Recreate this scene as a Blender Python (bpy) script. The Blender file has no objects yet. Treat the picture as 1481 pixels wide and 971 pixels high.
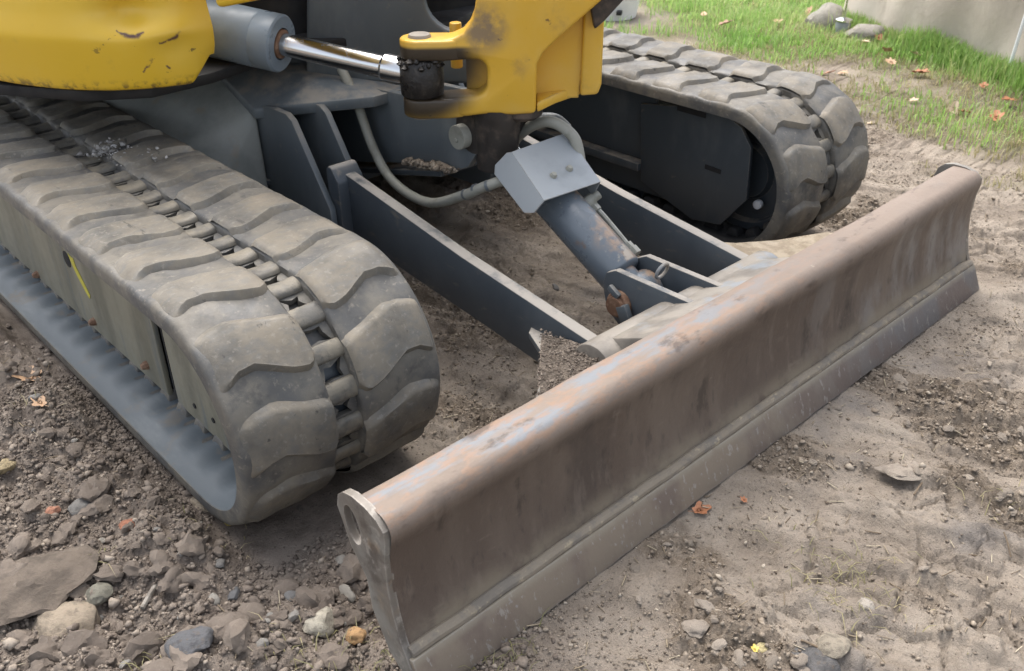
import bpy, bmesh, math, random
import numpy as np
from mathutils import Vector, Matrix, noise as mnoise

random.seed(7)
RNG = np.random.default_rng(11)
sc = bpy.context.scene
COL = sc.collection

# ------------------------------------------------------------------ camera
CAM = Vector((1.494, 0.782, 1.219))
YAW, PITCH, ROLL, FPX = -2.3179, -0.5435, -0.0091, 1357.26
FWD = Vector((math.cos(PITCH) * math.cos(YAW), math.cos(PITCH) * math.sin(YAW), math.sin(PITCH)))
RIGHT = FWD.cross(Vector((0, 0, 1))).normalized()
UPV = RIGHT.cross(FWD)
c_, s_ = math.cos(ROLL), math.sin(ROLL)
RIGHT, UPV = c_ * RIGHT + s_ * UPV, -s_ * RIGHT + c_ * UPV
cd = bpy.data.cameras.new('camera')
cam = bpy.data.objects.new('camera', cd)
COL.objects.link(cam)
cam.matrix_world = Matrix((
    (RIGHT.x, UPV.x, -FWD.x, CAM.x), (RIGHT.y, UPV.y, -FWD.y, CAM.y),
    (RIGHT.z, UPV.z, -FWD.z, CAM.z), (0, 0, 0, 1)))
cd.sensor_width = 36
cd.lens = FPX / 1481 * 36
cd.clip_start, cd.clip_end = 0.02, 500
cd.dof.use_dof = True
cd.dof.focus_distance = 1.75
cd.dof.aperture_fstop = 9.0
sc.camera = cam

# ------------------------------------------------------------------ light
SUN_EL, SUN_AZ = math.radians(62), math.radians(200)
w = bpy.data.worlds.new('World')
sc.world = w
w.use_nodes = True
wn, wl = w.node_tree.nodes, w.node_tree.links
bg = wn['Background']
sky = wn.new('ShaderNodeTexSky')
sky.sky_type = 'NISHITA'
sky.sun_disc = False
sky.sun_elevation = SUN_EL
sky.sun_rotation = SUN_AZ
sky.air_density = 1.0
sky.dust_density = 4.0
hs = wn.new('ShaderNodeHueSaturation')
hs.inputs['Saturation'].default_value = 0.42
wl.new(sky.outputs[0], hs.inputs['Color'])
wl.new(hs.outputs[0], bg.inputs['Color'])
bg.inputs['Strength'].default_value = 0.15
sd = bpy.data.lights.new('sun', 'SUN')
sd.energy = 1.15
sd.angle = math.radians(60)
sd.color = (1, 0.94, 0.86)
so = bpy.data.objects.new('sun', sd)
COL.objects.link(so)
# direction towards the sun; sun_rotation is measured clockwise from +Y
sdir = Vector((math.sin(SUN_AZ) * math.cos(SUN_EL), math.cos(SUN_AZ) * math.cos(SUN_EL), math.sin(SUN_EL)))
so.rotation_euler = sdir.to_track_quat('Z', 'Y').to_euler()
so.location = (0, 0, 8)
sc.view_settings.view_transform = 'Standard'
sc.view_settings.look = 'None'
sc.view_settings.exposure = 1.42
sc.view_settings.gamma = 1.0
sc.render.engine = 'CYCLES'
sc.cycles.max_bounces = 6


def ray(px, py, ax, val):
    """3D point on an axis plane for a spot measured in the photograph (1481 x 971)."""
    d = FWD + RIGHT * ((px - 740.5) / FPX) - UPV * ((py - 485.5) / FPX)
    t = (val - CAM[ax]) / d[ax]
    return CAM + d * t


# ------------------------------------------------------------------ noise
def _hash(ix, iy, seed):
    h = (ix.astype(np.int64) * 374761393 + iy.astype(np.int64) * 668265263 + seed * 1442695041) & 0xFFFFFFFF
    h = ((h ^ (h >> 13)) * 1274126177) & 0xFFFFFFFF
    return ((h ^ (h >> 16)) & 0xFFFF) / 65535.0


def vnoise(x, y, seed=0):
    ix, iy = np.floor(x), np.floor(y)
    fx, fy = x - ix, y - iy
    fx = fx * fx * fx * (fx * (fx * 6 - 15) + 10)
    fy = fy * fy * fy * (fy * (fy * 6 - 15) + 10)
    a, b = _hash(ix, iy, seed), _hash(ix + 1, iy, seed)
    c, d = _hash(ix, iy + 1, seed), _hash(ix + 1, iy + 1, seed)
    return (a + (b - a) * fx) * (1 - fy) + (c + (d - c) * fx) * fy


def fbm(x, y, f, octv=4, seed=0, gain=0.5):
    r, a, n = 0, 1, 0
    for o in range(octv):
        r = r + a * vnoise(x * f + 17.3 * o, y * f - 9.1 * o, seed + o)
        n += a
        a *= gain
        f *= 2.03
    return r / n


def sstep(a, b, x):
    t = np.clip((x - a) / (b - a), 0, 1)
    return t * t * (3 - 2 * t)


# ------------------------------------------------------------------ materials
def lin(r, g, b):
    f = lambda v: (v / 255 / 12.92) if v <= 10 else ((v / 255 + 0.055) / 1.055) ** 2.4
    return (f(r), f(g), f(b), 1)


class NT:
    def __init__(self, name):
        self.m = bpy.data.materials.new(name)
        self.m.use_nodes = True
        self.n = self.m.node_tree.nodes
        self.l = self.m.node_tree.links
        self.b = self.n['Principled BSDF']
        self.tc = self.n.new('ShaderNodeTexCoord').outputs['Object']

    def link(self, a, b):
        self.l.new(a, b)

    def noise(self, scale, detail=5, stretch=(1, 1, 1), rough=0.6, dist=0.0, off=(0, 0, 0)):
        mp = self.n.new('ShaderNodeMapping')
        mp.inputs['Scale'].default_value = stretch
        mp.inputs['Location'].default_value = off
        self.link(self.tc, mp.inputs['Vector'])
        t = self.n.new('ShaderNodeTexNoise')
        t.inputs['Scale'].default_value = scale
        t.inputs['Detail'].default_value = detail
        t.inputs['Roughness'].default_value = rough
        t.inputs['Distortion'].default_value = dist
        self.link(mp.outputs[0], t.inputs['Vector'])
        return t.outputs['Fac']

    def ramp(self, v, lo, hi, o0=0.0, o1=1.0):
        r = self.n.new('ShaderNodeMapRange')
        r.interpolation_type = 'SMOOTHSTEP'
        self.link(v, r.inputs['Value'])
        r.inputs['From Min'].default_value = lo
        r.inputs['From Max'].default_value = hi
        r.inputs['To Min'].default_value = o0
        r.inputs['To Max'].default_value = o1
        return r.outputs[0]

    def math(self, op, a, b):
        m = self.n.new('ShaderNodeMath')
        m.operation = op
        for i, v in enumerate((a, b)):
            if isinstance(v, (int, float)):
                m.inputs[i].default_value = v
            else:
                self.link(v, m.inputs[i])
        return m.outputs[0]

    def axis(self, ax):
        s = self.n.new('ShaderNodeSeparateXYZ')
        self.link(self.tc, s.inputs[0])
        return s.outputs[ax]

    def dist(self, p):
        v = self.n.new('ShaderNodeVectorMath')
        v.operation = 'DISTANCE'
        self.link(self.tc, v.inputs[0])
        v.inputs[1].default_value = p
        return v.outputs['Value']

    def up(self):
        g = self.n.new('ShaderNodeNewGeometry')
        s = self.n.new('ShaderNodeSeparateXYZ')
        self.link(g.outputs['Normal'], s.inputs[0])
        return s.outputs[2]

    def mix(self, a, b, f):
        m = self.n.new('ShaderNodeMix')
        m.data_type = 'RGBA'
        for sock, v in ((m.inputs[6], a), (m.inputs[7], b)):
            if isinstance(v, tuple):
                sock.default_value = v if len(v) == 4 else (*v, 1)
            else:
                self.link(v, sock)
        if isinstance(f, (int, float)):
            m.inputs[0].default_value = f
        else:
            self.link(f, m.inputs[0])
        return m.outputs[2]

    def bump(self, h, strength=0.3, dist=0.002):
        b = self.n.new('ShaderNodeBump')
        b.inputs['Strength'].default_value = strength
        b.inputs['Distance'].default_value = dist
        self.link(h, b.inputs['Height'])
        self.link(b.outputs[0], self.b.inputs['Normal'])


def worn(name, base, rough=0.5, metal=0.0, layers=(), bump=None, rvar=0.15, edge=None):
    """layers: dicts colour, scale, lo, hi [, stretch, amt, z=(a,b), y=(a,b), x=(a,b), near=(p,r0,r1), up=(a,b), rough]"""
    t = NT(name)
    col = base if len(base) == 4 else (*base, 1)
    rg = None
    for i, L in enumerate(layers):
        f = t.ramp(t.noise(L['scale'], L.get('detail', 6), L.get('stretch', (1, 1, 1)), L.get('nr', 0.62),
                           L.get('dist', 0.0), (i * 3.7, i * 1.3, i * 2.1)), L['lo'], L['hi'])
        for k, ax in (('x', 0), ('y', 1), ('z', 2)):
            if k in L:
                f = t.math('MULTIPLY', f, t.ramp(t.axis(ax), *L[k]))
        if 'near' in L:
            p, r0, r1 = L['near']
            f = t.math('MULTIPLY', f, t.ramp(t.dist(p), r0, r1, 1, 0))
        if 'up' in L:
            f = t.math('MULTIPLY', f, t.ramp(t.up(), *L['up']))
        f = t.math('MULTIPLY', f, L.get('amt', 1.0))
        col = t.mix(col, L['col'], f)
        if 'rough' in L:
            r_ = rough if rg is None else rg
            m = t.n.new('ShaderNodeMix')
            if isinstance(r_, float):
                m.inputs[2].default_value = r_
            else:
                t.link(r_, m.inputs[2])
            m.inputs[3].default_value = L['rough']
            t.link(f, m.inputs[0])
            rg = m.outputs[0]
    if edge:
        # paint rubbed off along the corners
        bv_ = t.n.new('ShaderNodeBevel'); bv_.samples = 3; bv_.inputs['Radius'].default_value = edge[1]
        ge_ = t.n.new('ShaderNodeNewGeometry')
        dp = t.n.new('ShaderNodeVectorMath'); dp.operation = 'DOT_PRODUCT'
        t.link(bv_.outputs[0], dp.inputs[0]); t.link(ge_.outputs['Normal'], dp.inputs[1])
        f = t.ramp(dp.outputs['Value'], 0.985, 0.90)
        f = t.math('MULTIPLY', f, t.ramp(t.noise(45, 6, rough=.7, off=(9, 9, 9)), .36, .56))
        col = t.mix(col, edge[0], t.math('MULTIPLY', f, edge[2]))
    if isinstance(col, tuple):
        t.b.inputs['Base Color'].default_value = col
    else:
        t.link(col, t.b.inputs['Base Color'])
    t.b.inputs['Metallic'].default_value = metal
    if rg is None:
        t.link(t.ramp(t.noise(14, 4), 0.3, 0.7, max(0.05, rough - rvar), min(1, rough + rvar)), t.b.inputs['Roughness'])
    else:
        t.link(rg, t.b.inputs['Roughness'])
    if bump:
        t.bump(t.noise(bump[0], 7, rough=0.72), bump[1], bump[2] if len(bump) > 2 else 0.002)
    return t.m


DUST = lin(172, 158, 138)
M = {}
M['lug'] = worn('dusty_tread_rubber', (0.074, 0.070, 0.062), 0.66, 0, [
    dict(col=(0.178, 0.155, 0.119), scale=9, lo=0.30, hi=0.62, amt=0.85),
    dict(col=(0.11, 0.108, 0.10), scale=38, lo=0.46, hi=0.66, stretch=(1, 2.2, 1), amt=0.65),
    dict(col=(0.205, 0.170, 0.122), scale=5, lo=0.50, hi=0.70, amt=0.5),
    dict(col=(0.25, 0.228, 0.19), scale=90, lo=0.56, hi=0.68, amt=0.4),
    dict(col=(0.035, 0.032, 0.029), scale=36, lo=0.63, hi=0.69, stretch=(1, .25, 1), amt=0.8)],
    bump=(110, 0.5, 0.002), edge=((0.26, 0.235, 0.19), .006, .6))
M['belt'] = worn('dusty_belt_rubber', (0.076, 0.075, 0.072), 0.6, 0, [
    dict(col=(0.148, 0.133, 0.107), scale=12, lo=0.36, hi=0.62, amt=0.85),
    dict(col=(0.05, 0.049, 0.047), scale=26, lo=0.52, hi=0.68, amt=0.65),
    dict(col=(0.25, 0.22, 0.175), scale=80, lo=0.58, hi=0.70, amt=0.5)], bump=(100, 0.5, 0.002))
M['bar'] = worn('dusty_bar_rubber', (0.10, 0.094, 0.082), 0.6, 0, [
    dict(col=(0.20, 0.175, 0.132), scale=20, lo=0.36, hi=0.62, amt=0.85),
    dict(col=(0.05, 0.047, 0.043), scale=34, lo=0.55, hi=0.68, amt=0.6)], bump=(100, .6, .002))
M['inner_rubber'] = worn('inner_belt_rubber', (0.092, 0.110, 0.124), 0.5, 0, [
    dict(col=(0.18, 0.195, 0.20), scale=13, lo=0.48, hi=0.72, stretch=(1, .3, 1), amt=0.65),
    dict(col=(0.19, 0.155, 0.115), scale=11, lo=0.55, hi=0.68, amt=0.55, rough=.9)], bump=(90, 0.3, 0.001))
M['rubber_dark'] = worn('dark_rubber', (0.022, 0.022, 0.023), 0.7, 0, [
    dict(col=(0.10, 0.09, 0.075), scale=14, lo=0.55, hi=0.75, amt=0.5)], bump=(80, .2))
M['panel_dusty'] = worn('mud_washed_steel', (0.155, 0.145, 0.108), 0.55, 0.0, [
    dict(col=(0.25, 0.232, 0.175), scale=5, lo=0.35, hi=0.6, stretch=(1, 1.6, .35), amt=0.9),
    dict(col=(0.10, 0.125, 0.145), scale=7, lo=0.55, hi=0.70, stretch=(1, 2.6, .22), amt=0.8),
    dict(col=(0.05, 0.05, 0.05), scale=50, lo=0.70, hi=0.76, amt=.5)], bump=(70, .15))
M['steel_dark'] = worn('dark_blue_grey_paint', (0.042, 0.050, 0.058), 0.42, 0, [
    dict(col=(0.12, 0.125, 0.125), scale=6, lo=0.50, hi=0.75, stretch=(1, 1, .4), amt=0.5),
    dict(col=(0.20, 0.17, 0.13), scale=30, lo=0.66, hi=0.76, amt=0.45),
    dict(col=(0.27, 0.235, 0.19), scale=18, lo=0.36, hi=0.6, up=(0.55, 0.9), amt=0.75, rough=0.85)], bump=(60, .12), edge=((0.24, 0.215, 0.18), .004, .75))
M['steel_grey'] = worn('blue_grey_paint', (0.090, 0.105, 0.116), 0.42, 0, [
    dict(col=(0.21, 0.225, 0.23), scale=5, lo=0.45, hi=0.72, stretch=(1, 1, .35), amt=0.5),
    dict(col=(0.24, 0.20, 0.155), scale=28, lo=0.62, hi=0.75, amt=0.5),
    dict(col=(0.30, 0.265, 0.215), scale=14, lo=0.42, hi=0.62, up=(0.5, 0.9), amt=0.55, rough=0.85)], bump=(60, .12), edge=((0.24, 0.215, 0.18), .004, .75))
M['leg'] = worn('dusty_grey_casting', (0.20, 0.212, 0.20), 0.6, 0, [
    dict(col=(0.34, 0.345, 0.32), scale=5, lo=0.42, hi=0.66, amt=0.6),
    dict(col=(0.26, 0.21, 0.155), scale=16, lo=0.55, hi=0.7, amt=0.5)], bump=(40, .2))
M['arm_paint'] = worn('scuffed_arm_paint', (0.054, 0.065, 0.077), 0.42, 0, [
    dict(col=(0.12, 0.135, 0.145), scale=4, lo=0.45, hi=0.75, stretch=(1, .6, .5), amt=0.6),
    dict(col=(0.20, 0.175, 0.14), scale=34, lo=0.58, hi=0.72, stretch=(1, .4, 1), amt=0.5),
    dict(col=(0.34, 0.31, 0.27), scale=16, lo=0.25, hi=0.5, up=(0.6, 0.9), amt=0.85, rough=0.85)], bump=(80, .15), edge=((0.24, 0.215, 0.18), .004, .75))
M['guard'] = worn('light_grey_guard_paint', (0.275, 0.298, 0.315), 0.5, 0, [
    dict(col=(0.20, 0.215, 0.22), scale=7, lo=0.48, hi=0.72, amt=0.5),
    dict(col=(0.10, 0.055, 0.03), scale=36, lo=0.71, hi=0.76, amt=0.8)], bump=(50, .1), edge=((0.24, 0.215, 0.18), .004, .75))
M['barrel'] = worn('worn_cylinder_paint', (0.115, 0.135, 0.155), 0.33, 0, [
    dict(col=(0.36, 0.24, 0.15), scale=9, lo=0.50, hi=0.62, up=(0.35, 0.9), amt=0.8),
    dict(col=(0.46, 0.40, 0.32), scale=26, lo=0.56, hi=0.66, up=(0.4, 0.9), amt=0.8),
    dict(col=(0.17, 0.10, 0.06), scale=18, lo=0.62, hi=0.72, amt=0.6)], bump=(70, .15))
M['swing'] = worn('blue_grey_cylinder_paint', (0.17, 0.21, 0.25), 0.38, 0, [
    dict(col=(0.11, 0.13, 0.15), scale=9, lo=0.5, hi=0.7, amt=0.5),
    dict(col=(0.12, 0.06, 0.04), scale=60, lo=0.68, hi=0.74, amt=0.6)], bump=(50, .1))
M['chrome'] = worn('chromed_rod', (0.62, 0.62, 0.62), 0.2, 1.0, [
    dict(col=(0.35, 0.32, 0.28), scale=22, lo=.55, hi=.7, amt=.5, rough=.5)], rvar=0.06)
M['hose'] = worn('pale_grey_hose', (0.27, 0.268, 0.232), 0.55, 0, [
    dict(col=(0.16, 0.15, 0.12), scale=20, lo=0.5, hi=0.7, amt=0.6)], bump=(90, .2))
M['rust'] = worn('rusty_steel', (0.16, 0.085, 0.05), 0.75, 0.1, [
    dict(col=(0.33, 0.22, 0.15), scale=40, lo=0.45, hi=0.65, amt=0.7)], bump=(120, .4))
M['grease'] = worn('black_grease', (0.014, 0.012, 0.011), 0.38, 0, [
    dict(col=(0.09, 0.075, 0.06), scale=30, lo=0.5, hi=0.7, amt=0.7)], bump=(70, .8, 0.004))
M['brown_boss'] = worn('greasy_brown_steel', (0.040, 0.034, 0.030), 0.45, 0.2, [
    dict(col=(0.14, 0.105, 0.08), scale=16, lo=0.5, hi=0.7, amt=0.7)], bump=(60, .4))
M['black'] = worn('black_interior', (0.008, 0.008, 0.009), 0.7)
M['white_plastic'] = worn('white_plastic', (0.80, 0.81, 0.82), 0.35, 0, [
    dict(col=(0.6, 0.6, 0.58), scale=6, lo=.5, hi=.8, amt=.3)])
M['yellow_mark'] = worn('yellow_paint_mark', (0.50, 0.44, 0.06), 0.6)

ROOT_AT = Vector((0.0, -1.40, 0.0))


def yellow_mat():
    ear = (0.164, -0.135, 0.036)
    foot = (0.082, -0.008, 0.125)
    return worn('worn_yellow_paint', (0.64, 0.375, 0.035), 0.36, 0, [
        dict(col=(0.64, 0.42, 0.10), scale=5, lo=0.4, hi=0.7, amt=0.6),
        dict(col=(0.30, 0.19, 0.07), scale=9, lo=0.56, hi=0.74, amt=0.5),
        dict(col=(0.10, 0.05, 0.025), scale=34, lo=0.68, hi=0.73, amt=0.8, rough=0.8),
        dict(col=(0.13, 0.105, 0.095), scale=15, lo=0.38, hi=0.60, near=(foot, 0.02, 0.075), amt=0.8),
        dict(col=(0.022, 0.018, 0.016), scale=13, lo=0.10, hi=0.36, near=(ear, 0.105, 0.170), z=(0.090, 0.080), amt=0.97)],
        bump=(40, 0.2), edge=((0.10, 0.06, 0.035), .006, .85))


M['yellow'] = yellow_mat()
M['yellow_body'] = worn('dented_yellow_paint', (0.64, 0.405, 0.022), 0.36, 0, [
    dict(col=(0.66, 0.46, 0.07), scale=3, lo=0.4, hi=0.7, amt=0.6),
    dict(col=(0.36, 0.22, 0.03), scale=11, lo=0.6, hi=0.75, amt=0.35),
    dict(col=(0.035, 0.02, 0.018), scale=12, lo=0.64, hi=0.665, amt=0.9, stretch=(1.4, 1.4, 2.6), rough=0.8, near=((0.66, 0.13, 0.72), 0.06, 0.17)),
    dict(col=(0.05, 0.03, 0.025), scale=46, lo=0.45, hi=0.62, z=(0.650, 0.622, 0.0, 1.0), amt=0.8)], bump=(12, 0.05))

# dozer blade steel: bare brown face, dust band above the cutting edge, blue paint left on the top roll
M['mold'] = worn('scoured_blade_steel', (0.096, 0.071, 0.056), 0.5, 0.1, [
    dict(col=(0.150, 0.118, 0.093), scale=5, lo=0.42, hi=0.66, stretch=(1, 1, .22), amt=0.75),
    dict(col=(0.21, 0.195, 0.18), scale=8, lo=0.46, hi=0.62, stretch=(1, 1, .4), x=(0.15, -0.65), amt=0.7),
    dict(col=(0.055, 0.043, 0.037), scale=7, lo=0.50, hi=0.66, stretch=(1, 1, .4), amt=0.6),
    dict(col=(0.20, 0.16, 0.13), scale=34, lo=0.54, hi=0.70, stretch=(1, 1, .3), amt=0.35),
    dict(col=(0.05, 0.04, 0.036), scale=55, lo=0.56, hi=0.68, stretch=(1, 1, .3), amt=0.5),
    dict(col=(0.24, 0.20, 0.16), scale=40, lo=0.62, hi=0.72, stretch=(.3, 1, 1.2), amt=0.22),
    dict(col=(0.03, 0.024, 0.02), scale=12, lo=0.60, hi=0.68, stretch=(1, 1, .5), amt=0.6),
    dict(col=(0.22, 0.182, 0.13), scale=13, lo=0.30, hi=0.55, z=(0.125, 0.075), amt=0.8, rough=0.85),
    dict(col=(0.215, 0.168, 0.134), scale=7, lo=0.22, hi=0.50, stretch=(.5, 1, 1), z=(0.262, 0.304), amt=0.9, rough=.7),
    dict(col=(0.17, 0.195, 0.22), scale=11, lo=0.46, hi=0.60, stretch=(.4, 2, 2), z=(0.306, 0.315), x=(-0.3, 0.35), amt=0.8, rough=.62),
    dict(col=(0.27, 0.165, 0.105), scale=58, lo=0.48, hi=0.60, stretch=(.4, 1, 1), z=(0.280, 0.308), x=(-.7, .5), amt=0.55),
    dict(col=(0.06, 0.042, 0.034), scale=20, lo=0.56, hi=0.68, stretch=(.5, 1, 1), z=(0.262, 0.296), amt=0.7),
    dict(col=(0.30, 0.25, 0.2), scale=48, lo=0.70, hi=0.75, stretch=(.4, 1, 1), amt=0.6)],
    bump=(38, 0.5, .004))
M['edge'] = worn('polished_cutting_edge', (0.125, 0.118, 0.118), 0.42, 0.25, [
    dict(col=(0.21, 0.168, 0.125), scale=5, lo=0.20, hi=0.46, x=(-0.62, 0.15), amt=0.92, rough=0.8),
    dict(col=(0.125, 0.092, 0.078), scale=7, lo=0.46, hi=0.62, stretch=(1, 1, .3), amt=0.65),
    dict(col=(0.27, 0.24, 0.185), scale=16, lo=0.25, hi=0.5, z=(0.050, 0.066), amt=0.75, rough=.85),
    dict(col=(0.30, 0.29, 0.28), scale=60, lo=0.62, hi=0.72, amt=0.6),
    dict(col=(0.33, 0.31, 0.28), scale=26, lo=0.60, hi=0.66, stretch=(3, 3, .35), amt=0.5)], bump=(60, .45, .003), edge=((.34, .32, .30), .004, .8))
M['weld'] = worn('dust_filled_weld', (0.225, 0.19, 0.145), 0.9, 0, [dict(col=(0.17, 0.15, 0.125), scale=24, lo=.45, hi=.62), dict(col=(0.33, 0.28, 0.2), scale=40, lo=.56, hi=.66)], bump=(120, .6, .003))
M['endplate'] = worn('scraped_end_plate', (0.16, 0.14, 0.118), 0.5, 0.1, [
    dict(col=(0.30, 0.20, 0.11), scale=11, lo=0.52, hi=0.66, amt=0.6),
    dict(col=(0.27, 0.265, 0.24), scale=6, lo=0.45, hi=0.65, amt=0.6),
    dict(col=(0.07, 0.055, 0.045), scale=17, lo=0.52, hi=0.66, amt=0.7),
    dict(col=(0.33, 0.30, 0.26), scale=24, lo=0.56, hi=0.64, amt=0.6)], bump=(60, .5), edge=((.36, .33, .29), .005, .8))
M['tube'] = worn('dusty_tube', (0.17, 0.152, 0.13), 0.6, 0, [
    dict(col=(0.29, 0.26, 0.22), scale=8, lo=0.4, hi=0.6, amt=0.8),
    dict(col=(0.22, 0.25, 0.28), scale=12, lo=0.52, hi=0.66, amt=0.7),
    dict(col=(0.28, 0.17, 0.10), scale=13, lo=0.62, hi=0.72, amt=0.6)], bump=(50, .3))
M['dirt_crust'] = worn('dry_dirt_crust', (0.235, 0.19, 0.135), 0.95, 0, [
    dict(col=(0.33, 0.28, 0.21), scale=30, lo=0.4, hi=0.6)], bump=(60, 1.0, 0.006))

# ------------------------------------------------------------------ mesh helpers
ALL = {}


def link(name, me, mat, parent=None, loc=None):
    o = bpy.data.objects.new(name, me)
    COL.objects.link(o)
    if mat is not None and not me.materials:
        me.materials.append(mat)
    if parent is not None:
        o.parent = parent
    if loc is not None:
        o.location = loc
    return o


def tag(o, label=None, cat=None, group=None, kind=None):
    if label: o['label'] = label
    if cat: o['category'] = cat
    if group: o['group'] = group
    if kind: o['kind'] = kind
    return o


def np_mesh(name, verts, faces_quads=None, tris=None, smooth=True):
    me = bpy.data.meshes.new(name)
    v = np.asarray(verts, dtype=np.float32)
    me.vertices.add(len(v))
    me.vertices.foreach_set('co', v.ravel())
    loops, starts, n = [], [], 0
    if faces_quads is not None and len(faces_quads):
        q = np.asarray(faces_quads, dtype=np.int32)
        loops.append(q.ravel()); starts.append(np.arange(len(q), dtype=np.int32) * 4); n = q.size
    if tris is not None and len(tris):
        t = np.asarray(tris, dtype=np.int32)
        loops.append(t.ravel()); starts.append(n + np.arange(len(t), dtype=np.int32) * 3)
    L, S = np.concatenate(loops), np.concatenate(starts)
    me.loops.add(len(L)); me.loops.foreach_set('vertex_index', L)
    me.polygons.add(len(S)); me.polygons.foreach_set('loop_start', S)
    me.update(calc_edges=True)
    if smooth:
        me.polygons.foreach_set('use_smooth', np.ones(len(S), dtype=bool))
    me.validate()
    return me


class B:
    """collects shapes in world coordinates, then links them as ONE object under a parent."""
    def __init__(self):
        self.bm = bmesh.new()

    def prism(self, poly, f0, f1):
        """poly: list of 2D pts; f0,f1: functions 2D -> Vector for the two caps."""
        a = [self.bm.verts.new(f0(*p)) for p in poly]
        b = [self.bm.verts.new(f1(*p)) for p in poly]
        n = len(poly)
        self.bm.faces.new(a[::-1]); self.bm.faces.new(b)
        for i in range(n):
            j = (i + 1) % n
            self.bm.faces.new((a[i], a[j], b[j], b[i]))
        return self

    def xprism(self, yz, x0, x1):
        return self.prism(yz, lambda y, z: Vector((x0, y, z)), lambda y, z: Vector((x1, y, z)))

    def box(self, c, s, rot=None):
        c = Vector(c)
        q = [(-s[0] / 2, -s[1] / 2), (s[0] / 2, -s[1] / 2), (s[0] / 2, s[1] / 2), (-s[0] / 2, s[1] / 2)]
        R_ = rot or Matrix.Identity(3)
        return self.prism(q, lambda x, y: c + R_ @ Vector((x, y, -s[2] / 2)), lambda x, y: c + R_ @ Vector((x, y, s[2] / 2)))

    def cyl(self, p0, p1, r0, r1=None, seg=28):
        p0, p1 = Vector(p0), Vector(p1)
        r1 = r0 if r1 is None else r1
        return self.lathe(p0, p1, [(0, r0), (1, r1)], seg)

    def lathe(self, p0, p1, prof, seg=28, caps=True):
        """prof: (t along p0-p1 in 0..1, radius)"""
        p0, p1 = Vector(p0), Vector(p1)
        d = (p1 - p0)
        q = d.to_track_quat('Z', 'Y')
        rings = []
        for t, r in prof:
            ring = []
            for k in range(seg):
                a = 2 * math.pi * k / seg
                ring.append(self.bm.verts.new(p0 + d * t + q @ Vector((r * math.cos(a), r * math.sin(a), 0))))
            rings.append(ring)
        for A, Bq in zip(rings, rings[1:]):
            for k in range(seg):
                j = (k + 1) % seg
                self.bm.faces.new((A[k], A[j], Bq[j], Bq[k]))
        if caps:
            self.bm.faces.new(rings[0][::-1]); self.bm.faces.new(rings[-1])
        return self

    def tube(self, pts, r, seg=12, sub=8):
        P = [Vector(p) for p in pts]
        out = []
        for i in range(len(P) - 1):
            a, b, c, d = P[max(i - 1, 0)], P[i], P[i + 1], P[min(i + 2, len(P) - 1)]
            for k in range(sub):
                t = k / sub
                out.append(0.5 * ((2 * b) + (c - a) * t + (2 * a - 5 * b + 4 * c - d) * t * t + (3 * b - a - 3 * c + d) * t ** 3))
        out.append(P[-1])
        rings, up = [], Vector((0.3, 0.2, 1)).normalized()
        for i, p in enumerate(out):
            d = (out[min(i + 1, len(out) - 1)] - out[max(i - 1, 0)]).normalized()
            s = d.cross(up).normalized(); u = s.cross(d)
            rr = r[i * len(r) // len(out)] if isinstance(r, (list, tuple)) else r
            rings.append([self.bm.verts.new(p + rr * (math.cos(2 * math.pi * k / seg) * s + math.sin(2 * math.pi * k / seg) * u)) for k in range(seg)])
        for A, Bq in zip(rings, rings[1:]):
            for k in range(seg):
                j = (k + 1) % seg
                self.bm.faces.new((A[k], A[j], Bq[j], Bq[k]))
        self.bm.faces.new(rings[0][::-1]); self.bm.faces.new(rings[-1])
        return self

    def loft(self, rows, close=False):
        V = [[self.bm.verts.new(p) for p in r] for r in rows]
        for A, Bq in zip(V, V[1:]):
            n = len(A)
            for k in range(n if close else n - 1):
                j = (k + 1) % n
                self.bm.faces.new((A[k], A[j], Bq[j], Bq[k]))
        return self

    def out(self, name, mat, parent=None, bevel=0.0, seg=2, sharp=35, solid=0.0):
        bm = self.bm
        bmesh.ops.recalc_face_normals(bm, faces=bm.faces[:])
        if bevel:
            es = [e for e in bm.edges if len(e.link_faces) == 2 and e.calc_face_angle(0) > math.radians(30)]
            bmesh.ops.bevel(bm, geom=es, offset=bevel, segments=seg, affect='EDGES', profile=0.5, clamp_overlap=True)
        me = bpy.data.meshes.new(name)
        off = wpos(parent) if parent is not None else Vector((0, 0, 0))
        bmesh.ops.translate(bm, verts=bm.verts[:], vec=-off)
        bm.to_mesh(me); bm.free()
        me.polygons.foreach_set('use_smooth', np.ones(len(me.polygons), dtype=bool))
        me.set_sharp_from_angle(angle=math.radians(sharp))
        o = link(name, me, mat, parent)
        if solid:
            sm = o.modifiers.new('thickness', 'SOLIDIFY'); sm.thickness = solid; sm.offset = -1
        return o


def wpos(o):
    p = Vector((0, 0, 0))
    while o is not None:
        p = p + o.location
        o = o.parent
    return p


def arc(cx, cy, r, a0, a1, n):
    return [(cx + r * math.cos(math.radians(a0 + (a1 - a0) * i / n)), cy + r * math.sin(math.radians(a0 + (a1 - a0) * i / n))) for i in range(n + 1)]


# ------------------------------------------------------------------ the ground
def soil_zone(x, y):
    """0 = bare soil, 1 = lawn; the border runs behind the far track."""
    b = -2.24 + 0.10 * (y + 0.8)
    n = fbm(x, y, 2.2, 4, 5) - 0.5
    return sstep(b + 0.15, b - 0.85, x + n * 1.5)


def loose_zone(x, y):
    """1 = loose cloddy soil left of the near track, 0 = tracked-flat soil before the blade"""
    n = fbm(x, y, 3.0, 4, 31) - 0.5
    t = x - 0.62 - 0.40 * np.clip(y + 0.1, 0, 2) + 0.25 * n
    return sstep(-0.12, 0.30, t)


def crumble(x, y):
    c = fbm(x * 1.7, y * .75, 3.2, 4, 77)
    return sstep(0.50, 0.60, c)


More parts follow.
